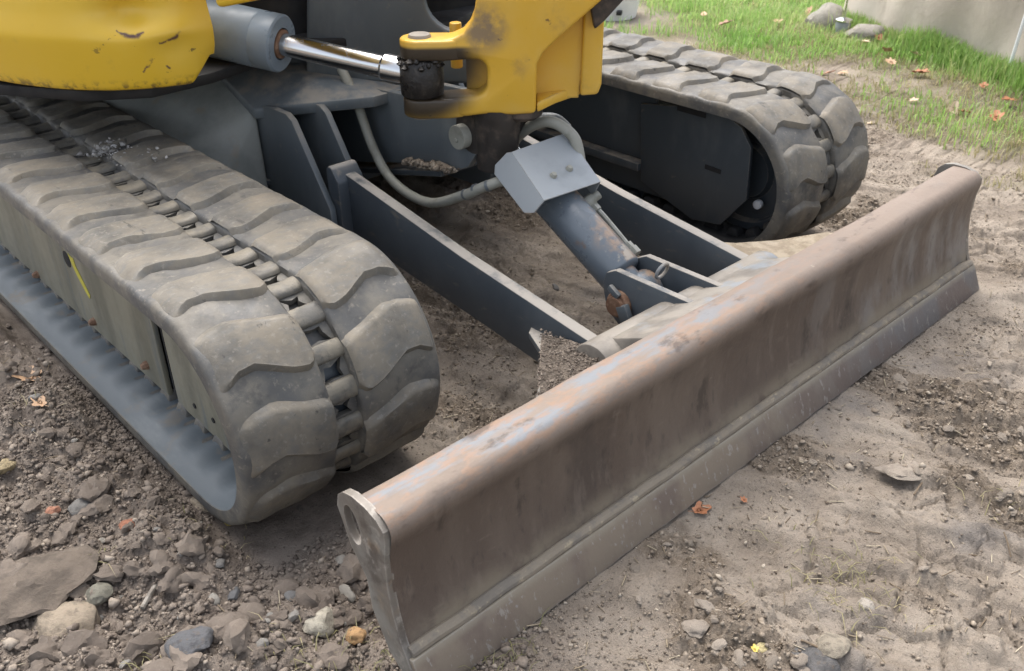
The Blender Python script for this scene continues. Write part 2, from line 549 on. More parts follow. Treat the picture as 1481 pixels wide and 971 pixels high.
def cells(x, y, f, seed):
    """cell value with a tilt over each cell, and distance to the cell border"""
    x, y = x * f, y * f
    ix, iy = np.floor(x), np.floor(y)
    d1 = np.full(x.shape, 9.0); d2 = np.full(x.shape, 9.0); val = np.zeros(x.shape)
    for ox in (-1, 0, 1):
        for oy in (-1, 0, 1):
            cx, cy = ix + ox, iy + oy
            px = cx + .5 + .9 * (_hash(cx, cy, seed) - .5)
            py = cy + .5 + .9 * (_hash(cx, cy, seed + 1) - .5)
            d = np.hypot(x - px, y - py)
            v = _hash(cx, cy, seed + 2) + .9 * (_hash(cx, cy, seed + 3) - .5) * (x - px) + .9 * (_hash(cx, cy, seed + 4) - .5) * (y - py)
            n = d < d1
            d2 = np.where(n, d1, np.minimum(d2, d))
            val = np.where(n, v, val)
            d1 = np.where(n, d, d1)
    return val, d2 - d1


def ground_h(x, y):
    lo = loose_zone(x, y)
    lawn = soil_zone(x, y)
    big = (fbm(x, y, 1.3, 3, 3) - 0.5)
    h = 0.030 * big
    # loose ground
    l = 0.085 * (fbm(x, y, 5.5, 4, 11, 0.55) - 0.5) + 0.036 * np.abs(fbm(x, y, 16, 4, 19, 0.6) - 0.5) * 2 \
        + 0.020 * (fbm(x, y, 45, 3, 23, 0.6) - 0.5)
    # flat tracked ground: smooth pads, pressed bars, broken strips between
    cr = crumble(x, y)
    pads = 0.048 * (fbm(x * 2.4, y * 0.9, 3.6, 4, 51) - 0.5) + 0.012 * (fbm(x * 1.8 + y, y, 14, 3, 52) - 0.5)
    # ribs pressed by the tracks, broken up along their length
    rib = np.sin(2 * np.pi * (x * .92 + y * .38) / 0.13 + 5.5 * (fbm(x, y, 2.6, 2, 41) - 0.5))
    rib = sstep(.0, .8, rib) * sstep(.36, .54, fbm(x * 1.5, y, 5.0, 3, 43))
    pads = pads + 0.015 * sstep(-2.0, -1.3, x) * rib * (.7 + .6 * fbm(x, y, 20, 2, 44))
    # plates that broke apart: cells tilted and lifted against each other, cracks between them
    wx, wy = x + 0.11 * (fbm(x, y, 9, 4, 55) - .5), y + 0.11 * (fbm(x, y, 9, 4, 56) - .5)
    c1, e1 = cells(wx, wy, 7.5, 3)
    c2, e2 = cells(wx + .02 * fbm(x, y, 30, 2, 58), wy, 21.0, 9)
    brk = sstep(0.42, 0.56, fbm(x, y, 3.1, 4, 59))
    terr = brk * (0.009 * (c1 - .5) - 0.012 * sstep(.07, 0, e1)) + np.maximum(cr, brk * .6) * (0.016 * (c2 - .4) - 0.007 * sstep(.14, 0, e2))
    rub = cr * (0.024 * (fbm(x, y, 30, 4, 61, 0.65) - 0.35) + 0.014 * np.abs(fbm(x, y, 70, 2, 67) - 0.5))
    f = pads + terr - 0.006 + rub + 0.010 * (fbm(x, y, 55, 4, 71, .7) - 0.5) * (.35 + .65 * sstep(.35, .6, fbm(x, y, 5, 3, 73)))
    h = h + lo * l + (1 - lo) * f
    h = h * (1 - lawn) + lawn * (0.02 * (fbm(x, y, 3, 3, 13) - 0.5))
    # settle the soil under the blade tip and the track runs
    tip = np.exp(-((y + 0.03) / 0.09) ** 2) * sstep(1.08, 0.95, np.abs(x))
    h = h * (1 - tip) + tip * (-0.004 + 0.35 * np.minimum(h, 0))
    for s in (1, -1):
        tr = sstep(0.27, 0.20, np.abs(x - s * 0.793)) * sstep(-0.30, -0.42, y)
        h = h * (1 - tr) + tr * (-0.006)
    # soil pushed up along the outside of the near track
    h = h + 0.035 * np.exp(-((x - 1.10) / 0.07) ** 2) * sstep(-0.35, -0.6, y) * (0.4 + fbm(x, y, 7, 3, 83))
    # the middle strip between the tracks is trodden flat
    return h


def axis_coords(lo, hi, fine, far, grow=1.17):
    a = list(np.arange(lo, hi, fine))
    s, v = fine, lo
    left = []
    while v > -far:
        s *= grow; v -= s; left.append(v)
    s, v = fine, a[-1]
    right = []
    while v < far:
        s *= grow; v += s; right.append(v)
    return np.array(left[::-1] + a + right)


xs = axis_coords(-1.6, 1.75, 0.0046, 90)
ys = axis_coords(-1.55, 0.95, 0.0046, 90)
GX, GY = np.meshgrid(xs, ys)
GZ = ground_h(GX, GY)
GZ = GZ * sstep(40, 8, np.hypot(GX, GY))
nx, ny = len(xs), len(ys)
idx = np.arange(nx * ny, dtype=np.int32).reshape(ny, nx)
quads = np.stack([idx[:-1, :-1], idx[:-1, 1:], idx[1:, 1:], idx[1:, :-1]], -1).reshape(-1, 4)
gm = np_mesh('soil', np.stack([GX, GY, GZ], -1).reshape(-1, 3), quads)
at = gm.attributes.new('zone', 'FLOAT_COLOR', 'POINT')
zc_ = np.stack([soil_zone(GX, GY), loose_zone(GX, GY), crumble(GX, GY), np.ones_like(GX)], -1).astype(np.float32)
at.data.foreach_set('color', zc_.ravel())


def soil_material():
    t = NT('soil_and_lawn_floor')
    a = t.n.new('ShaderNodeAttribute'); a.attribute_name = 'zone'
    sp = t.n.new('ShaderNodeSeparateColor'); t.link(a.outputs['Color'], sp.inputs[0])
    lawn, loose, cr = sp.outputs[0], sp.outputs[1], sp.outputs[2]
    pale = t.mix((0.250, 0.209, 0.168), (0.365, 0.312, 0.255), t.ramp(t.noise(5, 6), 0.38, 0.62))
    pale = t.mix(pale, (0.17, 0.16, 0.155), t.math('MULTIPLY', t.ramp(t.noise(2.6, 5, off=(4, 2, 0)), 0.54, 0.68), 0.55))
    crum = t.mix((0.150, 0.118, 0.088), (0.235, 0.190, 0.145), t.ramp(t.noise(40, 5), 0.4, 0.62))
    pale = t.mix(pale, crum, t.math('MULTIPLY', cr, 0.75))
    dark = t.mix((0.172, 0.140, 0.115), (0.282, 0.236, 0.195), t.ramp(t.noise(9, 7, rough=0.7), 0.38, 0.62))
    dark = t.mix(dark, (0.095, 0.084, 0.078), t.math('MULTIPLY', t.ramp(t.noise(17, 6, off=(1, 5, 0)), 0.58, 0.70), 0.55))
    soil = t.mix(pale, dark, loose)
    soil = t.mix(soil, (0.36, 0.32, 0.26), t.math('MULTIPLY', t.ramp(t.noise(170, 4), 0.60, 0.72), 0.7))
    soil = t.mix(soil, (0.05, 0.042, 0.036), t.math('MULTIPLY', t.ramp(t.noise(130, 5, rough=.7, off=(7, 1, 0)), 0.57, 0.70), 0.75))
    turf = t.mix((0.10, 0.13, 0.035), (0.19, 0.16, 0.08), t.ramp(t.noise(14, 5), 0.4, 0.65))
    col = t.mix(soil, turf, lawn)
    t.link(col, t.b.inputs['Base Color'])
    t.b.inputs['Roughness'].default_value = 0.95
    t.b.inputs['Specular IOR Level'].default_value = 0.2
    h = t.math('ADD', t.noise(75, 8, rough=0.72), t.math('MULTIPLY', t.noise(330, 4, rough=.7), 0.35))
    t.bump(h, 1.0, 0.011)
    return t.m


soil = link('soil', gm, soil_material())
tag(soil, kind='structure')


def gh(x, y):
    return float(ground_h(np.array([float(x)]), np.array([float(y)]))[0])


def on_ground(px, py, up=0.0):
    p = ray(px, py, 2, 0.0)
    for _ in range(4):
        p = ray(px, py, 2, gh(p.x, p.y) + up)
    return p


# ------------------------------------------------------------------ the excavator
root = bpy.data.objects.new('mini_excavator', None)
root.empty_display_size = 0.2
COL.objects.link(root)
root.location = ROOT_AT
tag(root, 'worn yellow and grey tracked mini excavator with its dozer blade lowered to the soil', 'excavator')

# ---- tracks -------------------------------------------------------
TX, TW = 0.793, 0.420
YF, YB, ZC, RB = -0.614, -2.55, 0.234, 0.218
LT, LA = YF - YB, math.pi * RB
PITCHL = 0.0795
LOOP = 2 * LT + 2 * LA


def path(s):
    """arc length s from the rear of the top run forwards, round the front, back along the ground"""
    s = s % LOOP
    if s < LT:
        return (YB + s, ZC + RB, 0.0, 1.0)
    s -= LT
    if s < LA:
        a = math.pi / 2 - s / RB
        return (YF + RB * math.cos(a), ZC + RB * math.sin(a), math.cos(a), math.sin(a))
    s -= LA
    if s < LT:
        return (YF - s, ZC - RB, 0.0, -1.0)
    s -= LT
    a = -math.pi / 2 - s / RB
    return (YB + RB * math.cos(a), ZC + RB * math.sin(a), math.cos(a), math.sin(a))


def wrap(side, u, s, h):
    """u from the outer edge of the belt inwards, h above the belt surface"""
    y, z, ny_, nz = path(s)
    x = side * (TX + TW / 2 - u)
    return Vector((x, y + ny_ * h, z + nz * h))


HOLE0 = None


def make_track(side, s_phase):
    tr = bpy.data.objects.new('rubber_track', None)
    COL.objects.link(tr)
    tr.parent = root
    tr.location = Vector((side * TX, YF, ZC)) - ROOT_AT
    rnd = random.Random(3 + side)
    n = 520
    # the belt: two bands beside the sprocket channel, with a hollow carcass below
    b = B()
    for (u0, u1, outer) in ((0.0, 0.181, 0), (0.239, TW, 1)):
        prof = [(u0, -0.030), (u0, -0.012), (u0 + 0.003, -0.008)]
        if not outer:
            prof = [(u0, -0.034), (u0, -0.014), (u0 + 0.0025, -0.005), (u0 + 0.007, -0.001), (u0 + 0.016, 0.0)]
            prof += [(u0 + 0.05, 0.001), (u0 + 0.09, -0.001), (u0 + 0.13, 0.001), (u1 - 0.006, 0.001), (u1, -0.004), (u1, -0.024), (u1, -0.034)]
        else:
            prof = [(u0, -0.034), (u0, -0.024), (u0, -0.004), (u0 + 0.006, 0.001), (u0 + 0.05, 0.001), (u0 + 0.09, -0.001), (u0 + 0.13, 0.001)]
            prof += [(u1 - 0.016, 0.0), (u1 - 0.007, -0.001), (u1 - 0.0025, -0.005), (u1, -0.014), (u1, -0.034)]
        rows = []
        for i in range(n):
            s = LOOP * i / n
            rows.append([wrap(side, u, s, h + (0.0015 * math.sin(s * 70 + u * 30) if h > -0.003 else 0)) for u, h in prof])
        rows.append(rows[0])
        b.loft(rows, close=True)
    bmesh.ops.remove_doubles(b.bm, verts=b.bm.verts[:], dist=1e-5)
    belt = b.out('belt', M['belt'], tr, sharp=50)
    # the channel between the bands: pocket floors with torn holes
    pk = B()
    k_n = int(round(LOOP / PITCHL))
    P_ = LOOP / k_n
    uc, hw = 0.210, 0.029
    for k in range(k_n):
        s0 = s_phase + k * P_
        quad = [(-hw, -P_ / 2), (0, -P_ / 2), (hw, -P_ / 2), (hw, 0), (hw, P_ / 2), (0, P_ / 2), (-hw, P_ / 2), (-hw, 0)]
        rr = [rnd.uniform(0.6, 1.1) if i % 2 == 0 else rnd.uniform(0.35, 0.75) for i in range(8)]
        star = []
        for i, (uu, ss) in enumerate(quad):
            star.append((uu * 0.80 * rr[i], ss * 0.50 * rr[i]))
        A = [pk.bm.verts.new(wrap(side, uc + uu, s0 + ss, -0.018)) for uu, ss in quad]
        Bq = [pk.bm.verts.new(wrap(side, uc + uu, s0 + ss, -0.021)) for uu, ss in star]
        Cq = [pk.bm.verts.new(wrap(side, uc + uu * 1.02, s0 + ss * 1.02, -0.034)) for uu, ss in star]
        for i in range(8):
            j = (i + 1) % 8
            pk.bm.faces.new((A[i], A[j], Bq[j], Bq[i]))
            pk.bm.faces.new((Bq[i], Bq[j], Cq[j], Cq[i]))
    pk.out('channel_floor', M['belt'], tr)
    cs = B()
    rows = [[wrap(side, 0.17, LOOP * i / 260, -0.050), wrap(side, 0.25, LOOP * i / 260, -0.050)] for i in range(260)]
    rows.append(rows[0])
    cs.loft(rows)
    cs.out('channel_shade', M['black'], tr)  # added black strip: paints the shade seen through the channel holes
    # rounded bars across the channel
    for k in range(k_n):
        s0 = s_phase + (k + 0.5) * P_
        y, z, a, c = path(s0)
        if c < -0.9 and y < YF - 0.25 or y < -2.45:
            continue
        q = B()
        hl = 0.0205 + rnd.uniform(-.002, .002)
        rows = []
        for i in range(7):
            uu = uc - hw - 0.001 + (2 * hw + 0.002) * i / 6
            sag = -0.003 * math.sin(math.pi * i / 6)
            row = []
            for t in range(9):
                ang = math.pi * t / 8
                row.append(wrap(side, uu, s0 - hl * math.cos(ang), -0.0185 + (0.0135 + sag) * math.sin(ang) ** 0.6))
            rows.append(row)
        q.loft(rows)
        q.out('channel_bar', M['bar'], tr, sharp=60)
    # tread lugs, two staggered rows
    LP = 2 * P_
    front = [(0.0, .112), (.018, .108), (.045, .094), (.075, .092), (.100, .104), (.130, .120), (.160, .128), (.172, .124), (.181, .112)]
    rear = [(0.0, .0), (.018, -.004), (.045, -.013), (.075, -.015), (.100, -.008), (.130, .002), (.160, .010), (.172, .014), (.181, .022)]

    def itp(tab, u):
        for (a, va), (b_, vb) in zip(tab, tab[1:]):
            if u <= b_:
                t = (u - a) / (b_ - a)
                return va + (vb - va) * t
        return tab[-1][1]

    us = [0.0, 0.004, 0.010, 0.018, 0.030, 0.045, 0.060, 0.075, 0.090, 0.105, 0.120, 0.135, 0.150, 0.162, 0.171, 0.177, 0.181]
    for row_i in (0, 1):
        for k in range(k_n // 2):
            s0 = s_phase + k * LP + row_i * P_ + 0.012
            y, z, a, c = path(s0 + 0.05)
            if (c < -0.9 and y < YF - 0.22) or y < -2.4:
                continue
            q = B()
            H = 0.0128 + rnd.uniform(-0.002, 0.0015)
            j1, j2, tw = rnd.uniform(-.003, .003), rnd.uniform(-.003, .003), rnd.uniform(-1, 1)
            rows = []
            for u in us:
                r0, f0 = itp(rear, u) + j1, itp(front, u) + j2
                ln = f0 - r0
                ab = [0, .003, .006, .009, .012, .0155, .022, ln * .35, ln * .5, ln * .65, ln - .018, ln - .0118, ln - .009, ln - .006, ln - .003, ln]
                ue = u
                eo = min(1, max(0, (ue - 0.003) / (0.034 if row_i == 0 else 0.022))); eo = eo * eo * (3 - 2 * eo)
                ei = min(1, max(0, (0.1815 - ue) / 0.009)); ei = math.sqrt(ei)
                row = []
                for v in ab:
                    e = min(v / 0.017, (ln - v) / 0.0115)
                    e = min(1, max(0, e)); e = e ** 0.9 * (1 - .0) if e < .8 else 1 - (1 - e) ** 1.5 * 2.0
                    wav = 0.0007 * math.sin(u * 60 + k * 2.3) + 0.0006 * math.sin(v * 90 + k) + .0014 * (mnoise.noise(Vector((u * 55, v * 55, k * 3.1 + row_i))))
                    hgt = -0.0035 + (H + 0.0035 + wav) * e * eo * (0.35 + 0.65 * ei) - 0.012 * max(0, 1 - u / .006)
                    uu = u if row_i == 0 else TW - u
                    row.append(wrap(side, uu, s0 + r0 + v, hgt))
                rows.append(row)
            q.loft(rows)
            q.out('tread_lug', M['lug'], tr, sharp=38)
    # ribs on the inner face of the lower run and the front curve
    for k in range(k_n):
        s0 = s_phase + k * P_
        y, z, a, c = path(s0)
        if z > 0.12 or y < -2.3:
            continue
        for uu in ((0.105, 0.315) if side > 0 else (0.315,)):
            q = B()
            ms = [wrap(side, uu + du, s0 + ds, -0.034 - dh) for du, ds, dh in (
                (-.012, -.026, 0), (.03, -.026, 0), (.03, .026, 0), (-.012, .026, 0),
                (-.004, -.018, .026), (.026, -.018, .026), (.026, .018, .026), (-.004, .018, .026))]
            v = [q.bm.verts.new(p) for p in ms]
            for f in ((0, 1, 2, 3), (4, 5, 6, 7), (0, 1, 5, 4), (1, 2, 6, 5), (2, 3, 7, 6), (3, 0, 4, 7)):
                q.bm.faces.new([v[i] for i in f])
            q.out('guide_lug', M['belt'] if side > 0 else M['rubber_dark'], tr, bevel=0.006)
    # inner lining of the belt seen from the side
    q = B()
    rows = []
    for i in range(n):
        s = LOOP * i / n
        rows.append([wrap(side, 0.002, s, -0.0340), wrap(side, 0.030, s, -0.0350), wrap(side, 0.042, s, -0.0405), wrap(side, 0.085, s, -0.0395 - .0065 * math.cos(2 * math.pi * (s - s_phase) / P_)), wrap(side, 0.176, s, -0.0395 - .0065 * math.cos(2 * math.pi * (s - s_phase) / P_))])
    rows.append(rows[0])
    q.loft(rows)
    rows = [[wrap(side, 0.244, LOOP * i / n, -0.0385), wrap(side, TW - 0.002, LOOP * i / n, -0.0345)] for i in range(n)]
    rows.append(rows[0])
    q.loft(rows)
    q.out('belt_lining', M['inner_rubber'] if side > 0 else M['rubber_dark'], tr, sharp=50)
    return tr


# hole positions measured on the near track: a hole at y = -1.163, -1.088 ... along the top run
near_track = make_track(1, (-1.165 - YB))
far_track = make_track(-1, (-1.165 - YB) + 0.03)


# ---- track frames ---------------------------------------------------
def make_frame(side):
    fr = bpy.data.objects.new('track_frame', None)
    COL.objects.link(fr)
    fr.parent = root
    fr.location = Vector((side * TX, YF, ZC)) - ROOT_AT
    q = B()
    q.xprism([(-2.5, 0.09), (-0.80, 0.09), (-0.80, 0.36), (-2.5, 0.36)], side * (TX - 0.14), side * (TX + 0.09))
    q.out('frame_beam', M['steel_dark'], fr, bevel=0.01)
    q = B()
    x0, x1 = side * (TX - 0.085), side * (TX + 0.055)
    q.lathe((x0, YF, ZC), (x1, YF, ZC), [(0, .03), (0, .075), (.12, .085), (.14, .145), (.0, .150), (.0, .172), (.3, .178), (.7, .178), (1, .172), (1, .150), (.86, .145), (.88, .085), (1, .075), (1, .03)], 40)
    q.out('idler_wheel', M['steel_dark'], fr, sharp=30)
    for ry in (-1.02, -1.32, -1.62, -1.92, -2.22):
        q = B()
        q.lathe((side * (TX - .10), ry, .085), (side * (TX + .10), ry, .085), [(0, .02), (0, .062), (.3, .062), (.32, .045), (.68, .045), (.7, .062), (1, .062), (1, .02)], 24)
        q.out('track_roller', M['steel_dark'], fr, sharp=30)
    return fr


nf = make_frame(1)
# near outer guard: long plate, then a slit, then the idler cover that follows the belt curve
xg = 0.905
q = B()
q.xprism([(-2.5, 0.062), (-0.945, 0.066), (-0.945, 0.40), (-2.5, 0.40)], xg - 0.012, xg)
q.out('side_plate', M['panel_dusty'], nf, bevel=0.003)
q = B()
cov = [(-0.905, 0.066), (-0.60, 0.062), (-0.53, 0.085)] + arc(YF, ZC, 0.178, -48, 78, 14) + [(-0.62, 0.405), (-0.905, 0.405)]
q.xprism(cov, xg - 0.014, xg - 0.003)
q.out('idler_cover', M['panel_dusty'], nf, bevel=0.003)
q = B()
q.xprism([(-0.955, 0.07), (-0.895, 0.07), (-0.895, 0.40), (-0.955, 0.40)], xg - 0.05, xg - 0.035)
q.out('slit_backing', M['black'], nf)
q = B()
for (y0, y1) in ((-0.925, -0.921),):
    q.xprism([(y0, 0.07), (y1, 0.07), (y1, 0.40), (y0, 0.40)], xg - 0.035, xg - 0.008)
q.out('seal_strip', M['rubber_dark'], nf)
# grease port with its yellow paint mark, bolts along the lower edge
pt = ray(97, 375, 0, xg)
q = B()
q.cyl((xg - 0.002, pt.y, pt.z), (xg + 0.001, pt.y, pt.z), 0.021, seg=20)
q.out('grease_port', M['black'], nf)
q = B()
p1, p2, p3 = ray(103, 378, 0, xg + .0015), ray(113, 400, 0, xg + .0015), ray(126, 424, 0, xg + .0015)
q.prism([(0, 0)] * 0 or [(p1.y - .012, p1.z + .016), (p1.y + .006, p1.z + .012), (p1.y + .018, p1.z + .014), (p1.y + .020, p1.z - .004), (p2.y + .022, p2.z + .002), (p3.y + .016, p3.z), (p3.y + .008, p3.z - .012), (p3.y - .004, p3.z - .006), (p2.y - .006, p2.z - .002), (p1.y - .002, p1.z - .010)],
        lambda y, z: Vector((xg + 0.0006, y, z)), lambda y, z: Vector((xg + 0.0016, y, z)))
q.out('paint_mark', M['yellow_mark'], nf)
for (px, py) in ((280, 588), (307, 609), (333, 632)):
    p = ray(px, py, 0, xg)
    q = B(); q.cyl((xg - .004, p.y, p.z), (xg - .001, p.y, p.z), .006, seg=10)
    q.out('bolt_hole', M['black'], nf)
for (px, py) in ((55, 397), (137, 465), (213, 528)):
    p = ray(px, py, 0, xg)
    q = B(); q.lathe((xg - .003, p.y, p.z), (xg + .014, p.y, p.z), [(0, .011), (.5, .010), (1, .006)], 8)
    q.out('roller_bolt', M['rust'], nf)

ff = make_frame(-1)
xf = -0.645
# inner side plates of the far frame: one long plate and the slotted idler plate proud of it
q = B()
q.xprism([(-2.4, 0.20), (-0.90, 0.20), (-0.90, 0.43), (-2.4, 0.43)], xf - 0.015, xf - 0.002)
q.out('side_plate', M['steel_dark'], ff, bevel=0.003)
q = B()
q.xprism([(-2.4, 0.17), (-0.93, 0.17), (-0.93, 0.195), (-2.4, 0.195)], xf - 0.05, xf + 0.03)
q.out('frame_ledge', M['steel_dark'], ff, bevel=0.003)
q = B()
fp = [ray(px, py, 0, xf + .016) for px, py in ((926, 150), (1040, 158), (1072, 185), (1086, 214), (1079, 290), (1041, 326), (1000, 318), (926, 262))]
q.xprism([(p.y, p.z) for p in fp], xf + 0.002, xf + 0.016)
q.out('idler_plate', M['steel_dark'], ff, bevel=0.004)
p = ray(1031, 245, 0, xf + 0.017)
q = B()
q.box((xf + 0.0168, p.y, p.z), (0.002, 0.055, 0.013), Matrix.Rotation(math.radians(-2), 3, 'X'))
q.out('slot', M['black'], ff)
p = ray(1000, 163, 0, xf + 0.017)
q = B()
q.box((xf + 0.0168, p.y, p.z + .004), (0.002, 0.10, 0.018))
q.out('slot', M['black'], ff)
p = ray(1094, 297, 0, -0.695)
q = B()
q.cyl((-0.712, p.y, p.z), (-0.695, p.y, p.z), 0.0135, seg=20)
q.out('daylight_disc', M['white_plastic'], ff, bevel=.003)  # off-white disc painted as the daylight showing through the idler hole

# ---- dozer blade ------------------------------------------------------
BW = 0.95
bl = bpy.data.objects.new('dozer_blade', None)
COL.objects.link(bl)
bl.parent = root
bl.location = Vector((0, -0.06, 0)) - ROOT_AT


def blade_rows(outer, n=70):
    rows = []
    for i in range(n + 1):
        x = -BW + 2 * BW * i / n
        rows.append([Vector((x, y + 0.0012 * math.sin(x * 9 + z * 20) + 0.0008 * math.sin(x * 23), z + 0.001 * math.sin(x * 7.3) * (z > .28))) for y, z in outer])
    return rows


face = [(-0.040, 0.052), (-0.044, 0.068), (-0.052, 0.095), (-0.060, 0.125), (-0.066, 0.16), (-0.070, 0.20), (-0.070, 0.24), (-0.067, 0.262), (-0.0635, 0.276)]
lip = arc(-0.089, 0.290, 0.027, -8, 84, 9)
back = [(-0.112, 0.3185), (-0.138, 0.3175), (-0.141, 0.3150), (-0.140, 0.306), (-0.100, 0.300), (-0.086, 0.270), (-0.084, 0.20), (-0.078, 0.15), (-0.062, 0.09), (-0.054, 0.052)]
q = B()
rows = blade_rows(face + lip + back)
q.loft(rows, close=True)
q.bm.faces.new([v for v in q.bm.verts[:len(rows[0])]][::-1])
q.out('moldboard', M['mold'], bl, sharp=40)
q = B()
ce = [(0.004, 0.0), (-0.026, 0.066), (-0.038, 0.062), (-0.018, -0.002)]
rows = []
for i in range(61):
    x = -BW - 0.006 + (2 * BW + 0.012) * i / 60
    rows.append([Vector((x, y, z + (0.0012 * math.sin(x * 31) + 0.0008 * math.sin(x * 77) if z < .02 else 0))) for y, z in ce])
q.loft(rows, close=True)
q.bm.verts.ensure_lookup_table()
q.bm.faces.new([q.bm.verts[i] for i in (0, 1, 2, 3)]); q.bm.faces.new([q.bm.verts[i] for i in (-1, -2, -3, -4)])
q.out('cutting_edge', M['edge'], bl, bevel=0.002)
# weld bead between the two
q = B()
q.tube([(-BW, -.037, .066)] + [(-BW + (2 * BW) * i / 40, -.0405 + .0008 * math.sin(i * 1.7), .0690 + .001 * math.sin(i * 2.3)) for i in range(1, 41)], .0112, 10, 2)
q.out('weld_bead', M['weld'], bl)
ep = [(-0.184, 0.278), (-0.178, 0.302), (-0.162, 0.316), (-0.140, 0.322), (-0.108, 0.321), (-0.082, 0.314), (-0.066, 0.300), (-0.064, 0.285), (-0.069, 0.25), (-0.070, 0.19), (-0.063, 0.14),
      (-0.050, 0.09), (-0.030, 0.050), (0.000, 0.004), (-0.03, 0.004), (-0.083, 0.045), (-0.118, 0.110), (-0.124, 0.17), (-0.158, 0.213)]
q = B()
hole = [(-0.147 + .019 * math.cos(a) - .006 * math.sin(a), 0.262 + .034 * math.sin(a)) for a in [2 * math.pi * i / 22 for i in range(22)]]
# plate with a real hole: bridge outer and inner loops
for sgn in (1, -1):
    xa, xb = sgn * (BW - 0.004), sgn * (BW + 0.009)
    for xx in (xa, xb):
        vo = [q.bm.verts.new((xx, y, z)) for y, z in ep]
        vi = [q.bm.verts.new((xx, y, z)) for y, z in hole]
        eo = [q.bm.edges.new((vo[i], vo[(i + 1) % len(vo)])) for i in range(len(vo))]
        ei = [q.bm.edges.new((vi[i], vi[(i + 1) % len(vi)])) for i in range(len(vi))]
        bmesh.ops.triangle_fill(q.bm, use_beauty=True, use_dissolve=False, edges=eo + ei)
        if xx == xa:
            ao, ai = vo, vi
        else:
            for A, Bq in ((ao, vo), (ai, vi)):
                for i in range(len(A)):
                    j = (i + 1) % len(A)
                    q.bm.faces.new((A[i], A[j], Bq[j], Bq[i]))
    if sgn == 1:
        q.out('end_plate', M['endplate'], bl, sharp=30)
        q = B()
q.out('end_plate', M['endplate'], bl, sharp=30)
# torque tube and the fairing that joins it to the blade
q = B()
q.cyl((-0.30, -0.262, 0.190), (0.31, -0.262, 0.190), 0.054, seg=32)
q.out('torque_tube', M['tube'], bl, bevel=.004)
q = B()
q.xprism([(-0.262, 0.243), (-0.135, 0.300), (-0.135, 0.27), (-0.10, 0.14), (-0.262, 0.137)], -0.245, 0.262)
q.out('tube_fairing', M['tube'], bl, bevel=0.008)
for x in (0.052, -0.052):
    q = B()
    q.xprism([(-0.20, 0.262), (-0.27, 0.262), (-0.425, 0.262), (-0.452, 0.247), (-0.462, 0.215), (-0.445, 0.155), (-0.405, 0.128), (-0.29, 0.145), (-0.20, 0.22)], x - .009, x + .009)
    q.out('clevis_plate', M['arm_paint'], bl, bevel=0.003)
# gussets outside the arms
for sgn in (1, -1):
    q = B()
    g = [(sgn * 0.278, -0.47), (sgn * 0.30, -0.455), (sgn * 0.345, -0.36), (sgn * 0.46, -0.27), (sgn * 0.52, -0.10), (sgn * 0.278, -0.10)] if sgn > 0 else \
        [(-0.278, -0.46), (-0.30, -0.44), (-0.345, -0.385), (-0.43, -0.325), (-0.56, -0.265), (-0.66, -0.10), (-0.278, -0.10)]
    gz = 0.0 if sgn > 0 else .022
    q.prism(g, lambda x, y: Vector((x, y, 0.172 + gz)), lambda x, y: Vector((x, y, 0.188 + gz)))
    q.out('gusset', M['dirt_crust'] if sgn < 0 else M['arm_paint'], bl, bevel=0.003)

# ---- blade arms ---------------------------------------------------------
for sgn in (1, -1):
    am = B()
    x0, x1 = sgn * 0.250, sgn * 0.281
    am.xprism([(-1.155, 0.350), (-0.70, 0.276), (-0.30, 0.226), (-0.285, 0.15), (-0.43, 0.105), (-0.60, 0.125), (-0.90, 0.155), (-1.165, 0.185)], x0, x1)
    arm = am.out('blade_arm', M['arm_paint'], root, bevel=0.003)
    kn = B()
    kn.xprism(arc(-1.165, 0.352, .017, 180, 60, 5) + [(-1.13, 0.335), (-1.13, 0.18), (-1.182, 0.18)], sgn * 0.232, sgn * 0.312)
    kn.out('arm_knuckle', M['arm_paint'], arm, bevel=0.008)
# ---- blade cylinder -------------------------------------------------------
A0, A1 = Vector((0, -0.905, 0.462)), Vector((0, -0.405, 0.190))   # chassis pin, blade pin
ax = (A1 - A0).normalized()
cy = bpy.data.objects.new('blade_cylinder', None)
COL.objects.link(cy)
cy.parent = root
cy.location = A0 - ROOT_AT
L_ = (A1 - A0).length
pt = lambda t: A0 + ax * t
q = B()
q.lathe(pt(0.245), pt(L_ - 0.055), [(0, .040), (0, .051), (.02, .053), (.965, .053), (.985, .050), (1, .040)], 40)
q.out('barrel', M['barrel'], cy, sharp=40)
q = B(); q.cyl(pt(0.03), pt(0.26), 0.020, seg=24); q.out('rod', M['chrome'], cy)
q = B(); q.lathe(A0 + Vector((-.045, 0, 0)), A0 + Vector((.045, 0, 0)), [(0, .03), (0, .040), (1, .040), (1, .03)], 24); q.out('rod_eye', M['brown_boss'], cy, bevel=.003)
q = B(); q.lathe(A1 + Vector((-.038, 0, 0)), A1 + Vector((.038, 0, 0)), [(0, .03), (0, .046), (1, .046), (1, .03)], 24)
q.cyl(pt(L_ - .09), pt(L_ - .02), .034, seg=20)
q.out('base_eye', M['barrel'], cy, bevel=.003)
q = B(); q.lathe(A1 + Vector((-.085, 0, -.004)), A1 + Vector((.085, 0, -.004)), [(0, .018), (0, .024), (1, .024), (1, .018)], 20)
q.lathe(A1 + Vector((.061, 0, -.004)), A1 + Vector((.075, 0, -.004)), [(0, .034), (1, .030)], 20)
q.out('pin', M['rust'], cy, bevel=.002)
q = B(); q.box(A1 + Vector((.078, .028, -.012)), (.016, .030, .040), Matrix.Rotation(.5, 3, 'X'))
q.box(A1 + Vector((.078, -.006, .030)), (.012, .034, .016), Matrix.Rotation(-.5, 3, 'X'))
q.out('pin_keeper', M['steel_grey'], cy, bevel=.003)
